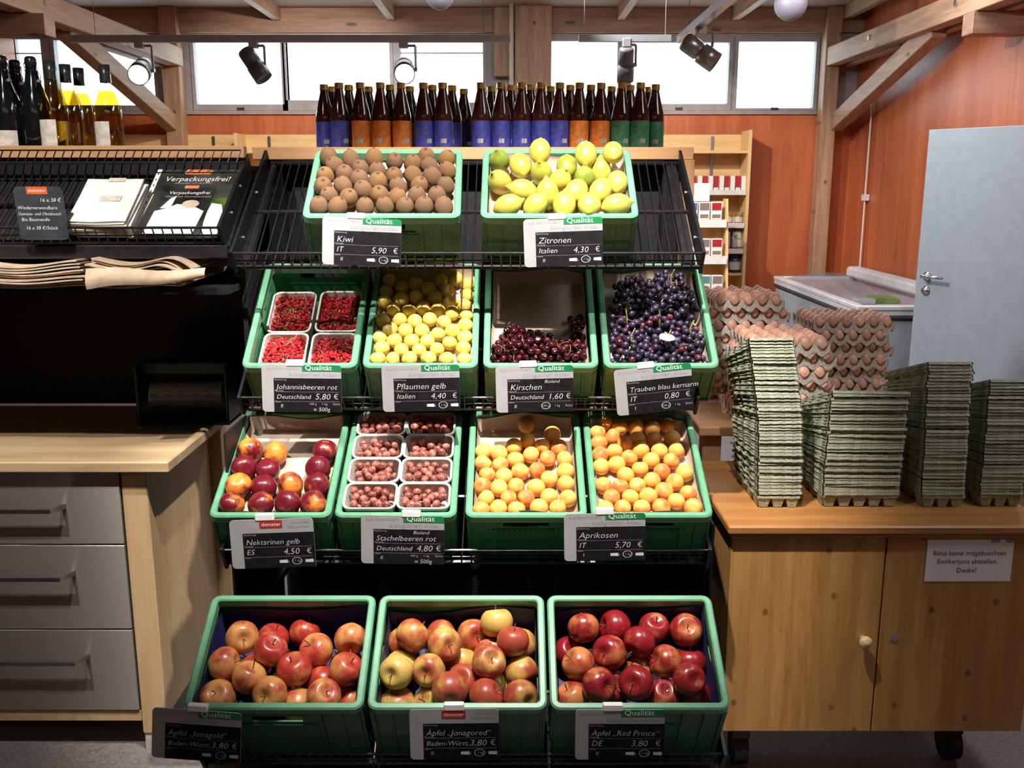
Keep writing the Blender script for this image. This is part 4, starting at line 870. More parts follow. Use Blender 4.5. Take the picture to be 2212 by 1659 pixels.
# plums, nectarines, apricots ---------------------------------------
PS = 3.95
pl_ = px([(1290, 605), (1425, 610), (1565, 615), (1695, 595), (1750, 510), (1885, 545), (2005, 555), (1820, 625), (2010, 650), (1345, 690), (1480, 690), (1625, 690), (1775, 725), (1900, 690), (1265, 750), (1390, 780), (1540, 780), (1675, 785), (1860, 795), (2005, 760), (1270, 845),
          (1445, 865), (1605, 860), (1745, 860), (1985, 855), (1255, 932), (1385, 940), (1525, 935), (1680, 938), (1835, 935), (2000, 940), (1350, 260), (1455, 320), (1320, 355), (1570, 290), (1680, 335), (1790, 260), (1915, 250), (1845, 350), (1450, 425), (1575, 395), (1735, 405), (1300, 440),
          (1385, 500), (1525, 515), (1640, 500), (1870, 450), (1990, 480), (2010, 390), (2010, 300)], 500, 540, PS)
place('plum', 'plum', FM['plum'], pl_, 0.0207, 0.010, 'yellow plum', 'plum crate', 'plum', group='yellow plums in the crate', jit=0.6, floor=0.108)
NS = 3.8138
nc = px([(400, 450), (625, 470), (1040, 455), (350, 575), (557, 605), (985, 600), (295, 720), (505, 745), (735, 735), (985, 735), (260, 860), (510, 865), (740, 845), (965, 880)], 430, 860, NS)
place('nectarine', 'nectarine', FM['nectarine'], nc, 0.0332, 0.008, 'shiny nectarine', 'nectarine crate', 'nectarine', group='nectarines in the crate', jit=0.6, floor=0.10)
AS = 3.6867
ap1 = px([(580, 215), (590, 345), (785, 290), (835, 395), (705, 385), (195, 430), (335, 445), (475, 390), (615, 455), (750, 480), (885, 490), (200, 540), (365, 530), (495, 490), (260, 620), (400, 615), (525, 590), (660, 580), (890, 585), (755, 640), (190, 705), (335, 715), (485, 705), (665, 720), (895, 680),
          (240, 800), (425, 790), (575, 805), (755, 785), (910, 800), (195, 870), (345, 875), (500, 880), (675, 870), (825, 870)], 980, 860, AS)
place('apricot_l', 'apricot', FM['apricot'], ap1, 0.0230, 0.016, 'apricot', 'left apricot crate', 'apricot', group='apricots in the left crate', jit=1.0, floor=0.102)
ap2 = px([(1195, 210), (1330, 240), (1445, 240), (1575, 250), (1700, 215), (1115, 285), (1245, 310), (1145, 350), (1350, 365), (1455, 325), (1595, 330), (1740, 320), (1130, 430), (1250, 430), (1480, 420), (1630, 415), (1775, 420), (1140, 535), (1265, 540), (1390, 475), (1575, 490), (1735, 500), (1485, 565), (1360, 615),
          (1655, 590), (1825, 610), (1165, 700), (1315, 710), (1470, 700), (1580, 660), (1760, 670), (1680, 740), (1865, 765), (1250, 805), (1400, 790), (1555, 780), (1770, 815), (1190, 870), (1350, 870), (1500, 870), (1655, 870), (1905, 870)], 980, 860, AS)
place('apricot_r', 'apricot', FM['apricot'], ap2, 0.0230, 0.016, 'apricot', 'right apricot crate', 'apricot', group='apricots in the right crate', jit=1.0, floor=0.102)

# apples ------------------------------------------------------------
def apples(key, lst, x0, y0, s, rmax, kind, where):
    pts = px(lst, x0, y0, s); zs = [0.050 + (1 - min(1, q[2] / rmax)) * 0.085 + (0.03 if len(q) > 3 else 0) for q in lst]
    rs = [0.0405 * rng.uniform(0.95, 1.03) for _ in lst]
    place(key, 'apple', FM[key], pts, 0.0405, 0.05, kind, where, 'apple', parts=[stem_me, calyx_me], jit=0.75, rs=rs, zs=zs, floor=0.078, group='apples in the ' + where, keep=0.04)
apples('apple_l', [(665, 455, 120), (565, 610, 125), (880, 560, 118), (710, 745, 118), (740, 580, 90), (1050, 650, 100), (1205, 705, 95), (1460, 520, 95), (1435, 710, 90), (1345, 780, 85), (925, 800, 85), (495, 850, 115), (800, 850, 125), (1075, 860, 80), (1240, 850, 100), (1150, 540, 85), (1340, 570, 85), (880, 430, 80), (1100, 400, 75)], 320, 1250, 3.2529, 118, 'red apple', 'left apple crate')
apples('apple_m', [(305, 350, 92), (475, 420, 92), (785, 305, 92), (870, 405, 95), (735, 520, 95), (220, 590, 88), (230, 490, 60), (375, 570, 88), (510, 645, 92), (600, 590, 80), (715, 655, 92), (905, 665, 85), (690, 440, 72), (640, 355, 60), (595, 460, 65), (180, 690, 72), (350, 690, 74), (505, 545, 55), (950, 560, 75), (970, 390, 50), (850, 560, 55), (490, 330, 50), (220, 400, 50)], 780, 1250, 2.6976, 92, 'yellow-red apple', 'middle apple crate')
apples('apple_r', [(1285, 310, 98), (1510, 265, 103), (1700, 285, 92), (1880, 330, 92), (1455, 435, 108), (1620, 420, 80), (1755, 470, 100), (1895, 465, 70), (1285, 490, 82), (1355, 625, 102), (1625, 620, 105), (1900, 605, 108), (1210, 670, 68), (1200, 430, 55), (1765, 665, 68), (1600, 500, 60), (2020, 660, 66), (1480, 600, 50)], 780, 1250, 2.6976, 100, 'dark red apple', 'right apple crate')

# cherries ----------------------------------------------------------
fr = CR['cherry']; rn = random.Random(3); C = []
for lay in range(3):
    j = 0; y = 0.029 + 0.009 * lay
    while y < 0.27:
        x = 0.029 + (0.0105 if (j + lay) % 2 else 0)
        while x < 0.272:
            lim = 0.165 + 0.022 * math.sin(14 * x + 1) + (0.085 if x > 0.235 else 0) - (0.045 if x < 0.06 else 0) - lay * 0.03
            if y < lim + rn.uniform(-0.012, 0.012) and rn.random() < (1.0, 0.9, 0.5)[lay]: C.append((x + rn.gauss(0, .0022), y + rn.gauss(0, .0022), hU - 0.053 + 0.0108 + lay * 0.0155))
            x += 0.0212
        y += 0.0188; j += 1
P = relax(C, [0.0107] * len(C), fr, hU - 0.054, keep=0.03)
clab = row_labels(P, 'dark cherry', 'half empty cherry crate', 0.016)
for i, p in enumerate(P):
    o = bpy.data.objects.new('cherry', None); COL.objects.link(o); put(FM['cherry'], 'flesh', o)
    if i % 4 == 0: put(cstem_me[i // 2 % 2], 'stem', o)
    o.location = fr['M'] @ Vector(p); o.rotation_mode = 'QUATERNION'; o.rotation_quaternion = quat_axis((rn.gauss(0, .6), rn.gauss(-.2, .6), .7), rn.uniform(0, 6)); o.scale = (0.0108 * rn.uniform(.93, 1.07),) * 3
    tag(o, clab[i], 'cherry', 'cherries in the crate')

# grapes: bunches overlapping over the crate -----------------------
fr = CR['grape']; rn = random.Random(5)
bunches = [(0.075, 0.075, 'front left'), (0.17, 0.07, 'front middle'), (0.235, 0.105, 'front right'), (0.07, 0.18, 'middle left, beside the cherry crate'), (0.16, 0.185, 'centre, behind the white tag'), (0.235, 0.22, 'middle right'), (0.10, 0.285, 'shaded back left'), (0.205, 0.305, 'shaded back right')]
allp = []; own = []
for b, (bx, by, _) in enumerate(bunches):
    n = 0; tries = 0
    while n < 56 and tries < 4000:
        tries += 1; x = bx + rn.gauss(0, 0.036); y = by + rn.gauss(0, 0.036)
        if not (0.028 < x < 0.272 and 0.028 < y < 0.365): continue
        z = hU - 0.052 + rn.random() ** 0.6 * (0.055 + (0.03 if by > 0.2 else 0.0)) * math.exp(-((x - bx) ** 2 + (y - by) ** 2) / 0.006)
        if all((x - q[0]) ** 2 + (y - q[1]) ** 2 + (z - q[2]) ** 2 > 0.0125 ** 2 for q in allp): allp.append((x, y, z)); own.append(b); n += 1
P = relax(allp, [0.0090] * len(allp), fr, hU - 0.064, it=60, keep=0.05, wall=0.015)
for b, (bx, by, lab) in enumerate(bunches):
    base = fr['M'] @ Vector((bx, by, hU - 0.06)); o = thing('grape_bunch', 'bunch of blue grapes at the %s of its crate' % lab, 'grapes', base, fr['euler'], 'blue grape bunches')
    mine = [p for p, w_ in zip(P, own) if w_ == b]
    stx = MB(); top = Vector((0, 0.02, 0.075)); stx.path([Vector((0, -0.03, 0.02)), Vector((0.004, 0, 0.055)), top, Vector((0.012, 0.04, 0.085))], 0.0018, 5)
    for k, p in enumerate(mine):
        lp = Vector(p) - Vector((bx, by, hU - 0.06)); q = put(FM['grape_r'] if rn.random() < 0.14 and by < 0.2 else FM['grape'], 'grape', o, lp)
        s = 0.0094 * rn.uniform(0.88, 1.1); q.scale = (s, s, s); q.rotation_euler = (rn.uniform(-1, 1), rn.uniform(-1, 1), 0)
        if k % 14 == 0: stx.path([Vector((0, rn.uniform(-0.02, 0.02), 0.05)), lp], 0.0011, 4)
    stx.build('stalk', 'stem_green', o)
tg = atPlane(1441, 729, fr['M'] @ Vector((0, 0, hU + 0.022)), fr['M'].to_3x3() @ Vector((0, 0, 1)))
o = MB().lathe([(0, 0), (0.021, 0), (0.021, 0.0012), (0, 0.0012)], 24).build('round_tag', 'clip_white', loc=tg); o.rotation_euler = (math.radians(18), 0.1, 0); tag(o, 'small white round tag lying on the blue grapes', 'tag')

# punnets ------------------------------------------------------------
def punnet_mb(w_, d_, h_, t=0.0022, flare=0.008):
    mb = MB(); b = rounded(w_ - 2 * flare, d_ - 2 * flare, 0.012, 3); tp = rounded(w_, d_, 0.018, 3); n = len(b)
    inn = rounded(w_ - 2 * t - 0.003, d_ - 2 * t - 0.003, 0.016, 3); inb = rounded(w_ - 2 * flare - 2 * t, d_ - 2 * flare - 2 * t, 0.011, 3)
    L = [[(x + flare, y + flare, 0) for x, y in b], [(x, y, h_) for x, y in tp], [(x + t + .0015, y + t + .0015, h_) for x, y in inn], [(x + flare + t, y + flare + t, t) for x, y in inb]]
    vs_ = [p for l in L for p in l]
    mb.add(vs_, [(k * n + i, k * n + (i + 1) % n, (k + 1) * n + (i + 1) % n, (k + 1) * n + i) for k in range(3) for i in range(n)] + [tuple(range(n - 1, -1, -1)), tuple(range(3 * n, 4 * n))])
    return mb
def rimline(w_, d_, h_):
    mb = MB(); a = rounded(w_ + 0.003, d_ + 0.003, 0.019, 3); b = rounded(w_ - 0.005, d_ - 0.005, 0.016, 3); n = len(a)
    L = [[(x - .0015, y - .0015, h_ - 0.004) for x, y in a], [(x - .0015, y - .0015, h_ + 0.001) for x, y in a], [(x + .0025, y + .0025, h_ + 0.001) for x, y in b], [(x + .0025, y + .0025, h_ - 0.004) for x, y in b]]
    return mb.add([p for l in L for p in l], [(k * n + i, k * n + (i + 1) % n, ((k + 1) % 4) * n + (i + 1) % n, ((k + 1) % 4) * n + i) for k in range(4) for i in range(n)])
def punnet(key, lx, ly, lz, w_, d_, h_, label, group):
    fr = CR[key]; o = thing('punnet', label, 'punnet', fr['M'] @ Vector((lx, ly, lz)), fr['euler'], group)
    punnet_mb(w_, d_, h_).build('card_bowl', 'grey_card', o); rimline(w_, d_, h_).build('rim', 'white_card', o); return o
rn = random.Random(11)
cw, cd, ch = 0.121, 0.158, 0.062
for i, (lx, ly, lab) in enumerate(((0.022, 0.185, 'back left'), (0.156, 0.188, 'back right, half shaded'), (0.022, 0.022, 'front left'), (0.155, 0.022, 'front right'))):
    lz = 0.020; punnet('currant', lx, ly, lz, cw, cd, ch, 'card punnet of redcurrants at the %s of its crate' % lab, 'redcurrant punnets')
    fr = CR['currant']; o = thing('redcurrants', 'heap of tiny redcurrants in the %s punnet' % lab, 'redcurrants', fr['M'] @ Vector((lx, ly, lz)), fr['euler'], 'redcurrant heaps'); o['kind'] = 'stuff'
    be = MB(); ico = [(0, 0, 1)] + [(math.sin(1.1) * math.cos(k * 1.2566), math.sin(1.1) * math.sin(k * 1.2566), math.cos(1.1)) for k in range(5)] + [(math.sin(2.04) * math.cos(k * 1.2566 + .63), math.sin(2.04) * math.sin(k * 1.2566 + .63), math.cos(2.04)) for k in range(5)] + [(0, 0, -1)]
    icf = [(0, 1 + k, 1 + (k + 1) % 5) for k in range(5)] + [(1 + k, 6 + k, 1 + (k + 1) % 5) for k in range(5)] + [(1 + (k + 1) % 5, 6 + k, 6 + (k + 1) % 5) for k in range(5)] + [(11, 6 + (k + 1) % 5, 6 + k) for k in range(5)]
    bm = bmesh.new(); bmesh.ops.create_icosphere(bm, subdivisions=2, radius=1.0); bm.verts.ensure_lookup_table(); iv = [v.co.copy() for v in bm.verts]; icf = [tuple(v.index for v in f.verts) for f in bm.faces]; bm.free()
    for k in range(720):
        x = rn.uniform(0.008, cw - 0.008); y = rn.uniform(0.008, cd - 0.008); u = (x / cw - .5) * 2; v = (y / cd - .5) * 2
        z = 0.046 + 0.020 * (1 - u * u) * (1 - v * v) + rn.uniform(-0.008, 0.004) - (0.010 if i == 0 and abs(v) < 0.18 else 0); r = 0.0040 * rn.uniform(0.85, 1.15)
        be.add([(x + p.x * r, y + p.y * r, z + p.z * r) for p in iv], icf)
    be.build('berries', 'currant_red', o, smooth=True)
    sm = MB()
    for k in range(16):
        x = rn.uniform(0.02, cw - 0.02); y = rn.uniform(0.02, cd - 0.02); a = rn.uniform(0, 6.28); q = [Vector((x + 0.009 * s * math.cos(a + .25 * s), y + 0.009 * s * math.sin(a + .25 * s), 0.058 + 0.008 * (1 - ((x / cw - .5) * 2) ** 2) + 0.0015 * math.sin(s))) for s in range(5)]
        q = [Vector((min(max(p.x, .008), cw - .008), min(max(p.y, .008), cd - .008), p.z)) for p in q]; sm.path(q, 0.0008, 4)
    sm.build('stalks', 'stem_green', o)
fr = CR['gooseberry']; gw, gd, gh = 0.130, 0.0885, 0.055; names = ('front', 'second', 'third', 'back')
for j in range(4):
    for i in range(2):
        lx = 0.0185 + i * 0.1335; ly = 0.020 + j * 0.0905; lz = hU - 0.048; lab = '%s %s' % (names[j], ('left', 'right')[i]); lab = lab.replace('second left', 'second-row left').replace('second right', 'second-row right').replace('third left', 'third-row left').replace('third right', 'third-row right')
        punnet('gooseberry', lx, ly, lz, gw, gd, gh, 'white-rimmed punnet of red gooseberries at the %s of its crate' % lab, 'gooseberry punnets')
        pts = []
        tries = 0
        while len(pts) < 32 and tries < 4000:
            tries += 1; x = rn.uniform(0.018, gw - 0.018); y = rn.uniform(0.017, gd - 0.017); z = rn.choice((0.028, 0.045, 0.049))
            if all((x - q[0]) ** 2 + (y - q[1]) ** 2 + (z - q[2]) ** 2 > 0.0178 ** 2 for q in pts): pts.append((x, y, z))
        glab = row_labels(pts, 'gooseberry', lab + ' punnet', 0.014)
        for gi, p in enumerate(pts):
            o = put(FM['gooseberry'], 'gooseberry', None, fr['M'] @ Vector((lx + p[0], ly + p[1], lz + p[2]))); s = 0.0103 * rn.uniform(0.88, 1.1); o.scale = (s,) * 3; o.rotation_euler = (rn.uniform(0, 3), rn.uniform(0, 3), rn.uniform(0, 3))
            tag(o, glab[gi], 'gooseberry', 'gooseberries in the %s punnet' % lab)
# ------------------------------------------------------------------ price signs
SW, SH = 0.200, 0.128
def sign(key, tl, tr, row, head, lines, label, tilt=-3, clip=True, scale=1.0, clipx=0.42):
    r = ROW[row]; Y = r['Y'] - 0.014
    a = atY(*tl, Y); b = atY(*tr, Y); roll = math.atan2(b.z - a.z, b.x - a.x); s = (b - a).length / SW
    R_ = Matrix.Rotation(math.radians(90 + tilt), 4, 'X') @ Matrix.Rotation(roll, 4, 'Z')
    org = a - (R_ @ Vector((0, SH * s * 0.94, 0)))
    o = thing('price_sign', label, 'price sign', org, (0, 0, 0), 'chalkboard price signs'); o.rotation_euler = R_.to_euler(); o.scale = (s, s * 0.94, s)
    MB().prism(rounded(SW, SH, 0.010, 4, (1, 0, 1, 1)), 0, 0.0025).build('sign_plate', 'sign_white', o)
    MB().box(0.030, SW, 0.0, 0.092, 0.0026, 0.0032).build('chalk_panel', 'sign_black', o)
    if head == 'green':
        MB().prism([(x + 0.102, y + 0.111) for x, y in rounded(0.098, 0.017, 0.008, 4, (0, 0, 1, 0))], 0.0026, 0.0031).build('green_band', 'sign_green', o)
        t1 = text_mb([('Qualität', 0.109, 0.1145, 0.0185, 0, 'LEFT', 1.12)]); t1.v = [(x, y, 0.0034) for x, y, z in t1.v]; t1.build('band_lettering', 'print_white', o)
        t2 = text_mb([('aus kontrolliert', 0.012, 0.1145, 0.0125), ('biologischem Anbau', 0.190, 0.0975, 0.0150, 0.15, 'RIGHT')]); t2.v = [(x, y, 0.0028) for x, y, z in t2.v]; t2.build('printed_lettering', 'print_grey', o)
    else:
        MB().box(0.072, 0.126, 0.105, 0.125, 0.0026, 0.0031).build('red_band', 'sign_red', o)
        t1 = text_mb([('demeter', 0.099, 0.1105, 0.0135, 0.1, 'CENTER')]); t1.v = [(x, y, 0.0034) for x, y, z in t1.v]; t1.build('band_lettering', 'print_white', o)
        t2 = text_mb([('kontrolliert', 0.192, 0.115, 0.010, 0, 'RIGHT'), ('biodynamisch', 0.192, 0.104, 0.010, 0, 'RIGHT')]); t2.v = [(x, y, 0.0028) for x, y, z in t2.v]; t2.build('printed_lettering', 'print_grey', o)
    name, origin, price, cls, extra, unit, circ = lines
    it = [(name, 0.036, 0.062, 0.0230 if len(name) < 15 else 0.0198, 0.22), (origin, 0.036, 0.036, 0.0200 if len(origin) < 10 else 0.0172, 0.2), (price, 0.124 if len(origin) < 10 else 0.133, 0.035, 0.0225, 0.2), ('€', 0.180, 0.036, 0.0200, 0), (cls, 0.046, 0.012, 0.0135, 0.1)]
    if extra: it.append((extra, 0.125, 0.080, 0.013, 0.2))
    if unit: it.append((unit, 0.128, 0.003, 0.0150, 0.1))
    t3 = text_mb(it, 0.012); t3.v = [(x, y, 0.0036) for x, y, z in t3.v]; t3.build('chalk_lettering', 'chalk', o)
    yy = 0.014 if not unit else 0.020
    t4 = text_mb([('Bezeichnung', 0.032, 0.086, 0.006), ('Herkunft', 0.032, 0.056, 0.006), ('Klasse', 0.032, 0.026, 0.006), ('100 g', 0.118, yy, 0.0085), ('1 kg', 0.150, yy, 0.0085), ('Stück', 0.178, yy, 0.0085)])
    t4.v = [(x, y, 0.0034) for x, y, z in t4.v]; t4.build('small_print', 'print_pale', o)['kind'] = 'stuff'
    dl = MB()
    for k in range(44):
        x = 0.036 + k * 0.0036; dl.box(x, x + 0.0018, 0.0545, 0.0555, 0.0033, 0.0035); dl.box(x, x + 0.0018, 0.0285, 0.0295, 0.0033, 0.0035)
    dl.build('dotted_rule', 'print_pale', o)['kind'] = 'stuff'
    if circ is not None:
        cx = (0.128, 0.156)[circ]; rg = MB(); n = 22
        ring = lambda rr: [(cx + rr * 1.25 * math.cos(2 * math.pi * i / n), yy + 0.003 + rr * math.sin(2 * math.pi * i / n), 0.0036) for i in range(n)]
        rg.add(ring(0.0095) + ring(0.0084), [(i, (i + 1) % n, n + (i + 1) % n, n + i) for i in range(n)]).build('chalk_circle', 'chalk', o)
        ms = MB()
        for xs in (([0.114], [0.176]) if circ == 1 else ([],)): 
            for x in xs: ms.add([(x, yy - 0.001, 0.0037), (x + 0.019, yy - 0.002, 0.0037), (x + 0.019, yy + 0.007, 0.0037), (x, yy + 0.006, 0.0037)], [(0, 1, 2, 3)])
        if ms.v: ms.build('chalk_smudge', 'chalk', o)['kind'] = 'stuff'
    if clip: MB().box(SW * clipx - 0.0225, SW * clipx + 0.0225, SH - 0.004, SH + 0.013, -0.012, 0.004).build('clip', 'clip_white', o, bevel=0.002)
    return o
sign('kiwi', (697, 467), (868, 474), 1, 'green', ('Kiwi', 'IT', '5,90', 'II', '', '', 1), 'chalkboard price sign for the kiwis')
sign('lemon', (1130, 474), (1301, 468), 1, 'green', ('Zitronen', 'Italien', '4,30', 'II', '', '', 1), 'chalkboard price sign for the lemons')
sign('currant', (565, 787), (737, 789), 2, 'green', ('Johannisbeeren rot', 'Deutschland', '5,80', 'II', '', '≈ 500g', None), 'chalkboard price sign for the redcurrants')
sign('plum', (824, 790), (992, 787), 2, 'green', ('Pflaumen gelb', 'Italien', '4,40', '', '', '', 1), 'chalkboard price sign for the yellow plums', clip=False)
sign('cherry', (1070, 792), (1238, 788), 2, 'green', ('Kirschen', 'Deutschland', '1,60', 'II', 'Bioland', '', 0), 'chalkboard price sign for the cherries')
sign('grape', (1325, 800), (1492, 783), 2, 'green', ('Trauben blau kernarm', 'IT', '0,80', 'I', '', '', 0), 'tilted chalkboard price sign for the blue grapes')
sign('nectarine', (495, 1124), (676, 1118), 3, 'red', ('Nektarinen gelb', 'ES', '4,50', '', '', '', 1), 'chalkboard price sign for the nectarines')
sign('gooseberry', (780, 1112), (960, 1115), 3, 'green', ('Stachelbeeren rot', 'Deutschland', '4,80', 'II', 'Bioland', '≈ 500g', None), 'chalkboard price sign for the gooseberries', clipx=0.6)
sign('apricot', (1218, 1110), (1394, 1107), 3, 'green', ('Aprikosen', 'IT', '5,70', 'I', '', '', 1), 'chalkboard price sign for the apricots', clipx=0.5)
sign('apple_l', (330, 1527), (523, 1540), 4, 'green', ('Äpfel „Jonagold“', 'Baden-Württ.', '3,80', '', '', '', 1), 'tilted chalkboard price sign below the left apple crate', clipx=0.5)
sign('apple_m', (884, 1532), (1077, 1530), 4, 'red', ('Äpfel „Jonagored“', 'Baden-Württ.', '3,80', 'II', '', '', 1), 'chalkboard price sign below the middle apple crate', clipx=0.5)
sign('apple_r', (1243, 1532), (1436, 1532), 4, 'green', ('Äpfel „Red Prince“', 'DE', '3,80', 'II', '', '', 1), 'chalkboard price sign below the right apple crate')

# ------------------------------------------------------------------ juice bottles on the top board
def juice(col):
    ms = {}
    R = 0.0310
    ms['glass_body'] = MB().lathe([(0, 0), (R * .92, 0), (R, .004), (R, .098), (R * .985, .108), (R * .93, .118), (0.0150, .178), (0.0128, .188), (0.0128, .205), (0, .205)], 20).mesh('glass_body', 'brown_glass', True)
    ms['label'] = MB().lathe([(R * 1.012, .010), (R * 1.012, .092)], 20).mesh('label', col, True)
    ms['barcode'] = MB().lathe([(R * 1.03, .022), (R * 1.03, .036)], 5, -math.pi / 2 + 0.05, -math.pi / 2 + 0.62).mesh('barcode', 'barcode')
    ms['cap'] = MB().lathe([(0.0142, .193), (0.0148, .194), (0.0148, .208), (0.0135, .211), (0, .211)], 18).mesh('cap', 'gold_cap')
    return ms
JM = {c: juice(m) for c, m in (('blue', 'label_blue'), ('dark blue', 'label_navy'), ('orange', 'label_amber'), ('green', 'label_green'))}
front = [(737, 'blue'), (782, 'orange'), (825, 'orange'), (869, 'orange'), (917, 'blue'), (958, 'blue'), (1040, 'blue'), (1083, 'blue'), (1127, 'blue'), (1168, 'blue'), (1208, 'blue'), (1250, 'orange'), (1296, 'orange'), (1340, 'green'), (1380, 'green')]
back = [(705, 'blue', .06), (722, 'blue', .13), (758, 'blue', .075), (800, 'orange', .13), (846, 'orange', .07), (888, 'orange', .12), (936, 'blue', .075), (978, 'blue', .09), (1003, 'dark blue', .21), (1062, 'blue', .12), (1104, 'blue', .08), (1146, 'blue', .07), (1188, 'blue', .12), (1230, 'blue', .075), (1274, 'orange', .07), (1318, 'green', .12), (1358, 'green', .075), (1412, 'green', .055), (1398, 'green', .14)]
def bottle(u, Y, col, label, dz=0.0):
    x = (u - 1106) / F * (Y * CT - 0.1 * ST)
    o = thing('juice_bottle', label, 'bottle', (x, Y, 1.750), (0, 0, rng.uniform(-0.5, 0.5)), 'juice bottles on the top board')
    for nm, me in JM[col].items(): put(me, nm, o)
    return o
YJ = 3.20
for k, (u, c) in enumerate(front): bottle(u, YJ + rng.uniform(-.004, .004), c, '%s bottle from left in the front juice row, %s label' % (ORD[k + 1], c))
for k, (u, c, dy) in enumerate(sorted(back)): bottle(u, YJ + dy, c, '%s bottle from left standing behind the front juice row, %s label' % (ORD[k + 1], c))

# ------------------------------------------------------------------ wine and cider bottles on the left
WP = [(0, 0), (.034, 0), (.0395, .006), (.0400, .150), (.0375, .172), (.0300, .196), (.0205, .222), (.0160, .242), (.0145, .262), (.0145, .288), (0, .288)]
gold = dict(glass_body=MB().lathe(WP, 24).mesh('glass_body', 'clear_glass', True),
            wine=MB().lathe([(0, .004), (.0370, .008), (.0375, .150), (.0350, .172), (.0275, .196), (.0200, .215), (0, .215)], 24).mesh('wine', 'gold_glass', True),
            label=MB().lathe([(.0404, .055), (.0404, .128)], 12, -math.pi / 2 - 1.0, -math.pi / 2 + 0.5).mesh('label', 'label_paper', True),
            foil=MB().lathe([(.0163, .240), (.0160, .262), (.0158, .290), (0, .290)], 18).mesh('foil', 'foil_black', True))
dark = dict(glass_body=MB().lathe([(0, 0), (.036, 0), (.0430, .006), (.0435, .140), (.0400, .175), (.0300, .208), (.0200, .240), (.0165, .262), (.0150, .270), (.0160, .275), (.0150, .280), (0, .280)], 24).mesh('glass_body', 'dark_glass', True),
            stopper=MB().lathe([(.0150, .280), (.0165, .284), (.0160, .298), (.0120, .304), (0, .305)], 18).mesh('stopper', 'foil_black', True),
            wire=MB().path([(.017, 0, .262), (.019, 0, .285), (.008, 0, .305), (-.008, 0, .305), (-.019, 0, .285), (-.017, 0, .262)], .0012, 5).path([(.017, 0, .262), (.026, -.008, .250), (.024, -.010, .236)], .0012, 5).mesh('wire', 'screw_steel'),
            seal=sph(12, 8, lambda t, p: (.007 * math.sin(t), .006 * math.cos(t) + .236)).mesh('seal', 'box_taupe', True))
dark_label = MB().lathe([(.0440, .055), (.0440, .098)], 14, -math.pi / 2 - 1.1, -math.pi / 2 + 1.0).mesh('label', 'label_paper', True)
for m in dark['seal'].vertices: m.co.x += .022; m.co.y -= .012
for u, vt, Y, kind, lab in ((22, 108, 2.84, 'd', 'tall dark swing-top bottle with white label'), (50, 122, 2.94, 'd', 'dark swing-top bottle behind the labelled one'), (84, 112, 2.86, 'd', 'dark swing-top bottle beside the golden wine bottles'), (-8, 128, 3.0, 'g', 'golden wine bottle cut by the left picture edge'),
                           (124, 122, 2.845, 'g', 'front golden wine bottle next to the dark bottles'), (156, 126, 2.92, 'g', 'second golden wine bottle from the dark ones'), (184, 137, 3.01, 'g', 'third golden wine bottle, partly behind the second'), (240, 137, 2.93, 'g', 'golden wine bottle standing apart on the right')):
    x = (u - 1106) / F * (Y * CT - 0.1 * ST); o = thing('wine_bottle', lab, 'bottle', (x, Y, 1.695), (0, 0, rng.uniform(-.2, .2) - 0.2 * (u > 100)), 'wine bottles on the left top board')
    for nm, me in (dark if kind == 'd' else gold).items(): put(me, nm, o)
    if u == 22: put(dark_label, 'label', o)

# ------------------------------------------------------------------ goods on the left sloping shelf
Rs = Matrix.Rotation(math.radians(35), 4, 'X'); so = Vector(Pl(0, 0, 0.012)); sn = Rs.to_3x3() @ Vector((0, 0, 1))
bl, br, tl = atPlane(278, 516, so, sn), atPlane(470, 516, so, sn), atPlane(335, 366, so, sn)
w_ = br.x - bl.x; h_ = (tl - bl).dot(Rs.to_3x3() @ Vector((0, 1, 0)))
po = thing('poster', 'dark green poster about packaging-free shopping on the sloping shelf', 'poster', bl, (math.radians(35), 0, 0))
MB().box(0, w_, 0, h_, 0, 0.003).build('sheet', 'poster_dark', po)
MB().box(0, w_ * 0.055, 0, h_, 0.003, 0.0034).build('binder_strip', 'clip_white', po)
hl = MB()
for k in range(11): hl.box(w_ * .02, w_ * .035, h_ * (.05 + .085 * k), h_ * (.075 + .085 * k), 0.0034, 0.0036)
hl.build('punch_hole', 'print_black', po)
MB().box(w_ * .36, w_ * .66, h_ * .905, h_ * .995, .003, .0034).build('orange_label', 'label_orange', po); MB().box(w_ * .42, w_ * .58, h_ * .685, h_ * .735, .0046, .005).build('orange_label', 'label_orange', po)
def flat(items, z, name, mat):
    t = text_mb(items); t.v = [(x, y, z) for x, y, _ in t.v]; t.build(name, mat, po)
flat([('demeter', w_ * .51, h_ * .92, .024, .1, 'CENTER'), ('Verpackungsfrei!', w_ * .53, h_ * .80, .031, .15, 'CENTER', 0.86)], .0042, 'title_lettering', 'print_white')
flat([('Verpackungsfrei', w_ * .50, h_ * .60, .020, .1, 'CENTER', 0.86), ('demeter', w_ * .50, h_ * .695, .012, .1, 'CENTER')], .0056, 'page_lettering', 'print_white')
flat([('einkaufen mit unseren', w_ * .50, h_ * .755, .0115, 0, 'CENTER'), ('Obst- und Gemüsebeuteln', w_ * .50, h_ * .555, .0115, 0, 'CENTER')], .0052, 'small_lettering', 'sign_white')
MB().box(w_ * .72, w_ * .96, h_ * .36, h_ * .56, .003, .0033).build('leaf_print', 'poster_leaf', po)
MB().box(w_ * .13, w_ * .78, h_ * .02, h_ * .75, .003, .0044).build('inner_page', 'poster_dark', po)
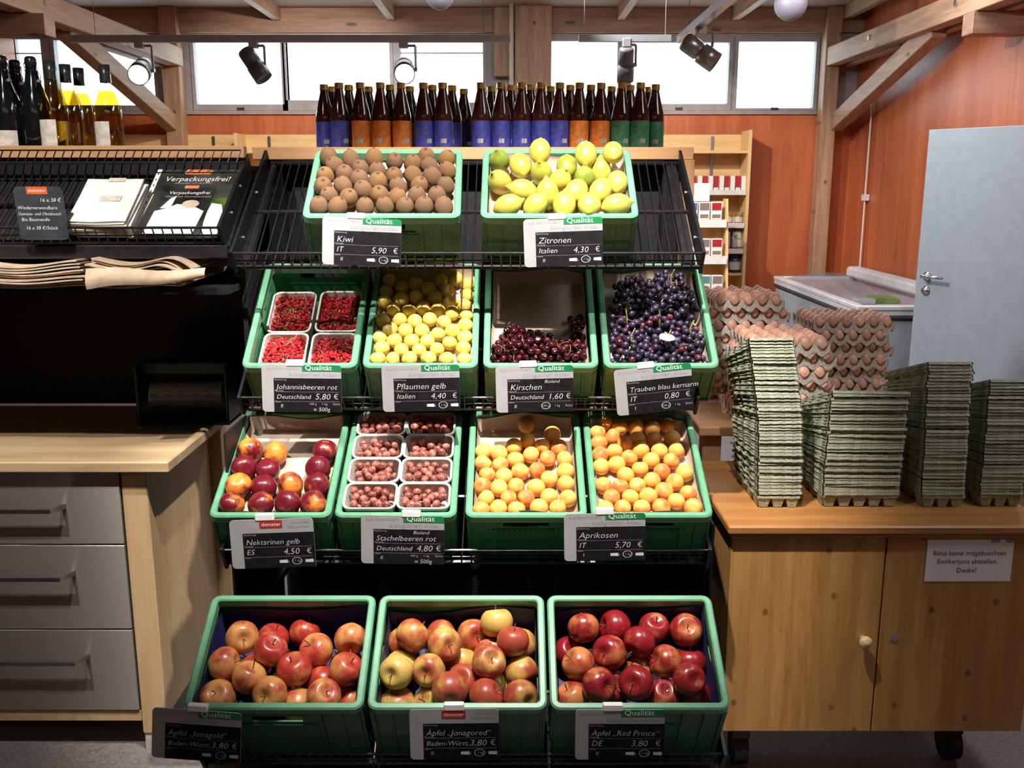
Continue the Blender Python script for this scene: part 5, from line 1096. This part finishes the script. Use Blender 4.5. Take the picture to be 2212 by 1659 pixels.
for k, poly in enumerate(([(.14, .05), (.70, .05), (.74, .36), (.58, .44), (.40, .46), (.30, .40), (.17, .36)], [(.22, .40), (.30, .54), (.36, .58), (.34, .40)], [(.80, .05), (.98, .05), (.98, .30), (.92, .46), (.80, .48), (.77, .3)])):
    MB().prism([(w_ * x, h_ * y) for x, y in poly], .0045 if k < 2 else .003, .0050 if k < 2 else .0035).build('bag_print', 'clip_white', po)
fp = [(w_ * (.56 + .10 * math.cos(a)), h_ * (.46 + .055 * math.sin(a))) for a in np.linspace(0, 6.2, 14)]
MB().prism(fp, .0052, .0056).build('fruit_print', 'paper_bag', po)
# white cotton-bag stack
rn = random.Random(2); c0 = atPlane(222, 516, so, sn)
for k in range(9):
    o = thing('folded_bag', ('bottom' if k == 0 else 'top' if k == 8 else ORD[k + 1]) + ' folded white bag of the stack on the sloping shelf' if k in (0, 8) else '%s folded white bag from the bottom of its stack' % ORD[k + 1], 'bag', c0 + (Rs @ Vector((rn.uniform(-.006, .006), rn.uniform(0, .008), .006 * k + 0.002))), (math.radians(35), 0, rn.uniform(-.05, .05)), 'folded white bags')
    s = k * 1.0
    MB().grid(lambda u, v: (-.078 + .150 * u, .185 * v, .0012 * math.sin(7 * u + s) * math.sin(5 * v + s)), 8, 8).build('cloth_top', 'white_paper', o, smooth=True)
    MB().box(-.078, .072, 0, .185, -.0055, -.0014).build('cloth_body', 'cream_paper' if k % 3 == 1 else 'white_paper', o, bevel=.002)
    if k == 8: MB().box(-.02, .035, .085, .108, .0014, .0018).build('printed_label', 'label_paper', o); MB().box(-.02, .025, .172, .188, .0014, .0020).build('bag_tab', 'label_paper', o)
# slate price sign
a = atY(47, 518, 2.46); b = atY(151, 518, 2.46); t_ = atY(49, 402, 2.46); w_, h_ = b.x - a.x, t_.z - a.z
sl = thing('slate_sign', 'slate grey chalk sign with orange label at the far left', 'sign', a, (math.radians(97), 0, 0))
MB().prism(rounded(w_, h_, .012), 0, .003).build('slate', 'slate', sl); MB().box(w_ * .27, w_ * .70, h_ * .86, h_ * 1.0, .0031, .0036).build('orange_label', 'label_orange', sl)
for its, nm, mt in (([('demeter', w_ * .485, h_ * .90, .0135, .1, 'CENTER')], 'label_lettering', 'print_white'), ([('16 x 38 €', w_ * .95, h_ * .72, .0135, .2, 'RIGHT'), ('Wiederverwendbare', w_ * .04, h_ * .58, .0118, .15), ('Gemüse- und Obstbeutel', w_ * .03, h_ * .47, .0105, .15), ('Bio Baumwolle', w_ * .08, h_ * .36, .0118, .15), ('16 x 38 €/Stück', w_ * .14, h_ * .20, .0125, .2)], 'chalk_lettering', 'print_white')):
    t = text_mb(its); t.v = [(x, y, .0040) for x, y, _ in t.v]; t.build(nm, mt, sl)
# brown paper bags lying on the flat shelf below
def paper_stack(x0, x1, n, z0, seed, where, droop):
    rn = random.Random(seed)
    for k in range(n):
        z = z0 + k * .0072; ph = rn.uniform(0, .5); f0 = 2.435 + rn.uniform(-.012, .012); am = .004 + .0006 * k
        def zz(u): return z + am * math.sin(6.5 * u + ph + seed) - droop * (max(0, u - .72) ** 2) * 9 * (k / n)
        mb = MB(); nu = 26; e0, e1 = x0 + rn.uniform(-.012, .012), x1 + rn.uniform(-.02, .02); th = .0040
        ring = []
        for i in range(nu + 1):
            u = i / nu; x = e0 + (e1 - e0) * u; ring.append([(x, f0, zz(u)), (x, 2.86, zz(u) * .6 + z * .4), (x, 2.86, zz(u) * .6 + z * .4 + th), (x, f0, zz(u) + th)])
        vs_ = [p for r in ring for p in r]; fs_ = [(i * 4 + j, i * 4 + (j + 1) % 4, (i + 1) * 4 + (j + 1) % 4, (i + 1) * 4 + j) for i in range(nu) for j in range(4)] + [(0, 3, 2, 1), (nu * 4, nu * 4 + 1, nu * 4 + 2, nu * 4 + 3)]
        o = mb.add(vs_, fs_).build('paper_bag', 'paper_bag'); tag(o, '%s brown paper bag from the bottom of the %s stack' % (ORD[k + 1], where), 'paper bag', 'brown paper bags in the %s stack' % where)
paper_stack(-1.45, -1.085, 9, 1.386, 1, 'left', 0.0); paper_stack(-1.075, -0.83, 10, 1.386, 2, 'right', 0.04)
fl = MB().grid(lambda u, v: (-1.075 + .30 * u, 2.420 - .012 * math.sin(2.5 * v) + .006 * math.sin(8 * u), 1.435 - .052 * v * (1 - .55 * u) + .004 * math.sin(7 * u)), 20, 6).build('paper_bag', 'paper_bag', smooth=True); tag(fl, 'brown paper bag hanging over the front of the shelf', 'paper bag')

# ------------------------------------------------------------------ eggs
p_ = 0.0495; At = 0.018
def tray_mesh(nx, ny):
    sub = 6; mb = MB(); ex = .3
    def fn(u, v):
        x = u * nx * p_; y = v * ny * p_; f = .5 * (math.cos(2 * math.pi * (x / p_ - .5)) + math.cos(2 * math.pi * (y / p_ - .5))); return (x, y, -At * f)
    mb.grid(fn, nx * sub, ny * sub)
    def skirt(pts, S):                                                 # wall along the scalloped edge
        n = len(pts); lo = [(x, y, -.018 - .0075 * math.cos(2 * math.pi * i / S) * -1.0) for i, (x, y, z) in enumerate(pts)]
        mb.add(pts + lo, [(i, i + 1, n + i + 1, n + i) for i in range(n - 1)])
    def edge(i, S): t = .5 - .5 * math.cos(2 * math.pi * i / S); return .019 - .026 * min(1, t * 1.5) ** 1.1
    S = 8
    for v in (0, 1): skirt([(u_ * nx * p_ / (nx * S), v * ny * p_ + (-.003 if v == 0 else .003), edge(u_, S)) for u_ in range(nx * S + 1)], S)
    for u in (0, 1): skirt([(u * nx * p_ + (-.003 if u == 0 else .003), v_ * ny * p_ / (ny * S), edge(v_, S)) for v_ in range(ny * S + 1)], S)
    return mb.mesh('egg_tray', 'tray_pulp', True)
TM = {(6, 5): tray_mesh(6, 5), (5, 6): tray_mesh(5, 6)}
EZ = 0.88
rn = random.Random(21)
def egg_stack(x0, y0, n, where, first):
    for k in range(n):
        nx, ny = ((6, 5), (5, 6))[(k + first + n) % 2]; z = EZ + At + .0035 + k * .046; ox = x0 + (.3 - nx * p_) * .5 + rn.uniform(-.004, .004); oy = y0 + (.3 - ny * p_) * .5 * (0.6)
        lev = 'top' if k == n - 1 else '%s from the table' % ORD[k + 1]
        o = put(TM[(nx, ny)], 'egg_tray', None, (ox, oy, z)); tag(o, 'grey pulp egg tray, %s, in the %s egg stack' % (lev, where), 'egg tray', 'egg trays in the %s stack' % where)
        for j in range(ny):
            for i in range(nx):
                if k < n - 1 and not (i == 0 or j == 0): continue
                e = put(FM['egg'], 'egg', None, (ox + (i + .5) * p_ + rn.uniform(-.001, .001), oy + (j + .5) * p_, z - At + .0285 + rn.uniform(0, .003))); s = .0215 * rn.uniform(.95, 1.06); e.scale = (s, s, s * rn.uniform(.97, 1.04)); e.rotation_euler = (rn.gauss(0, .1), rn.gauss(0, .1), rn.uniform(0, 6))
                if k == n - 1: lab = 'brown egg, %s from left, %s row, top tray of the %s stack' % (ORD[i + 1], ORD[j + 1], where)
                elif j == 0: lab = 'brown egg, %s along the front of tray %s, %s stack' % (ORD[i + 1], lev, where)
                else: lab = 'brown egg, %s along the left side of tray %s, %s stack' % (ORD[j + 1], lev, where)
                tag(e, lab, 'egg', 'eggs in the %s stack' % where)
egg_stack(0.735, 2.99, 6, 'front', 0); egg_stack(1.105, 3.46, 6, 'right rear', 1); egg_stack(0.69, 3.38, 8, 'left rear', 0)

# ------------------------------------------------------------------ nested grey-green egg cartons on the pine cabinet
def carton_mesh(nx, w_, d_):
    mb = MB(); ny = 4; sub = 4; dep = .034
    def fn(u, v):
        cx = abs(math.sin(math.pi * nx * u)) ** .7; cy = abs(math.sin(math.pi * ny * v)) ** .7
        return (w_ * u, d_ * v, -dep * cx * cy)
    mb.grid(fn, nx * sub, ny * sub)
    def skirt(pts, dx, dy):
        n = len(pts); mb.add(pts + [(x + dx, y + dy, z - .0074) for x, y, z in pts], [(i, i + 1, n + i + 1, n + i) for i in range(n - 1)])
    K = 14
    skirt([(w_ * i / K, 0, .0006 * math.sin(i * 2.1)) for i in range(K + 1)], 0, -.0012); skirt([(w_ * i / K, d_, 0) for i in range(K + 1)], 0, .001)
    wv = lambda i: .003 * math.sin(2 * math.pi * ny * i / K - 1.57)
    skirt([(0 + wv(i), d_ * i / K, 0) for i in range(K + 1)], -.001, 0); skirt([(w_ - wv(i), d_ * i / K, 0) for i in range(K + 1)], .001, 0)
    # bumps of the outermost cups seen under the front edge
    return mb.mesh('egg_carton', 'carton_pulp', False)
CMS = {3: carton_mesh(3, .116, .285), 5: carton_mesh(5, .206, .285)}
rn = random.Random(31)
def front_cups(nx, w_):
    mb = MB()
    for k in range(nx):
        c = w_ * (k + .5) / nx; r = w_ / nx * .5
        mb.add([(c - r, 0, 0), (c + r, 0, 0), (c + r * .55, .006, -.034), (c - r * .55, .006, -.034), (c - r, .05, 0), (c + r, .05, 0), (c + r * .55, .04, -.034), (c - r * .55, .04, -.034)], [(0, 1, 2, 3), (1, 5, 6, 2), (4, 0, 3, 7), (3, 2, 6, 7), (5, 4, 7, 6)])
    for k in range(4):
        c = .285 * (k + .5) / 4; r = .285 / 8
        mb.add([(0, c - r, 0), (0, c + r, 0), (.006, c + r * .55, -.034), (.006, c - r * .55, -.034), (.04, c - r, 0), (.04, c + r, 0), (.035, c + r * .55, -.034), (.035, c - r * .55, -.034)], [(1, 0, 3, 2), (5, 1, 2, 6), (0, 4, 7, 3), (2, 3, 7, 6), (4, 5, 6, 7)])
    return mb
def carton_stack(x0, y0, nx, height, leanx, leany, where, bow=0.0):
    z = .775 + .036; k = 0; top = .775 + height; w_ = {3: .116, 5: .206}[nx]
    while z < top:
        t = (z - .811) / max(.01, top - .811); gap = .0081 + (rn.random() < .10) * .003 + rn.uniform(0, .0010)
        dx = leanx * t + bow * math.sin(math.pi * t) + rn.gauss(0, .0012); dy = leany * t + rn.gauss(0, .0015)
        o = put(CMS[nx], 'egg_carton', None, (x0 + dx, y0 + dy, z), (-0.30 * t + rn.gauss(0, .006), rn.gauss(0, .006), rn.gauss(0, .012)))
        lab = 'lowest' if k == 0 else ('topmost' if z + gap >= top else '%s from below' % ORD[min(k + 1, len(ORD) - 1)])
        tag(o, 'grey-green open egg carton, %s, in the %s' % (lab, where), 'egg carton', 'cartons in the ' + where)
        if k == 0: front_cups(nx, w_).build('cups', 'carton_pulp', o)
        z += gap; k += 1
carton_stack(.672, 2.49, 3, .472, -.040, .03, 'tall leaning carton stack', .012)
carton_stack(.851, 2.495, 5, .330, .004, .0, 'broad carton stack')
carton_stack(1.122, 2.495, 3, .412, -.012, .01, 'third carton stack from the left')
carton_stack(1.283, 2.50, 3, .366, -.006, .0, 'rightmost carton stack')
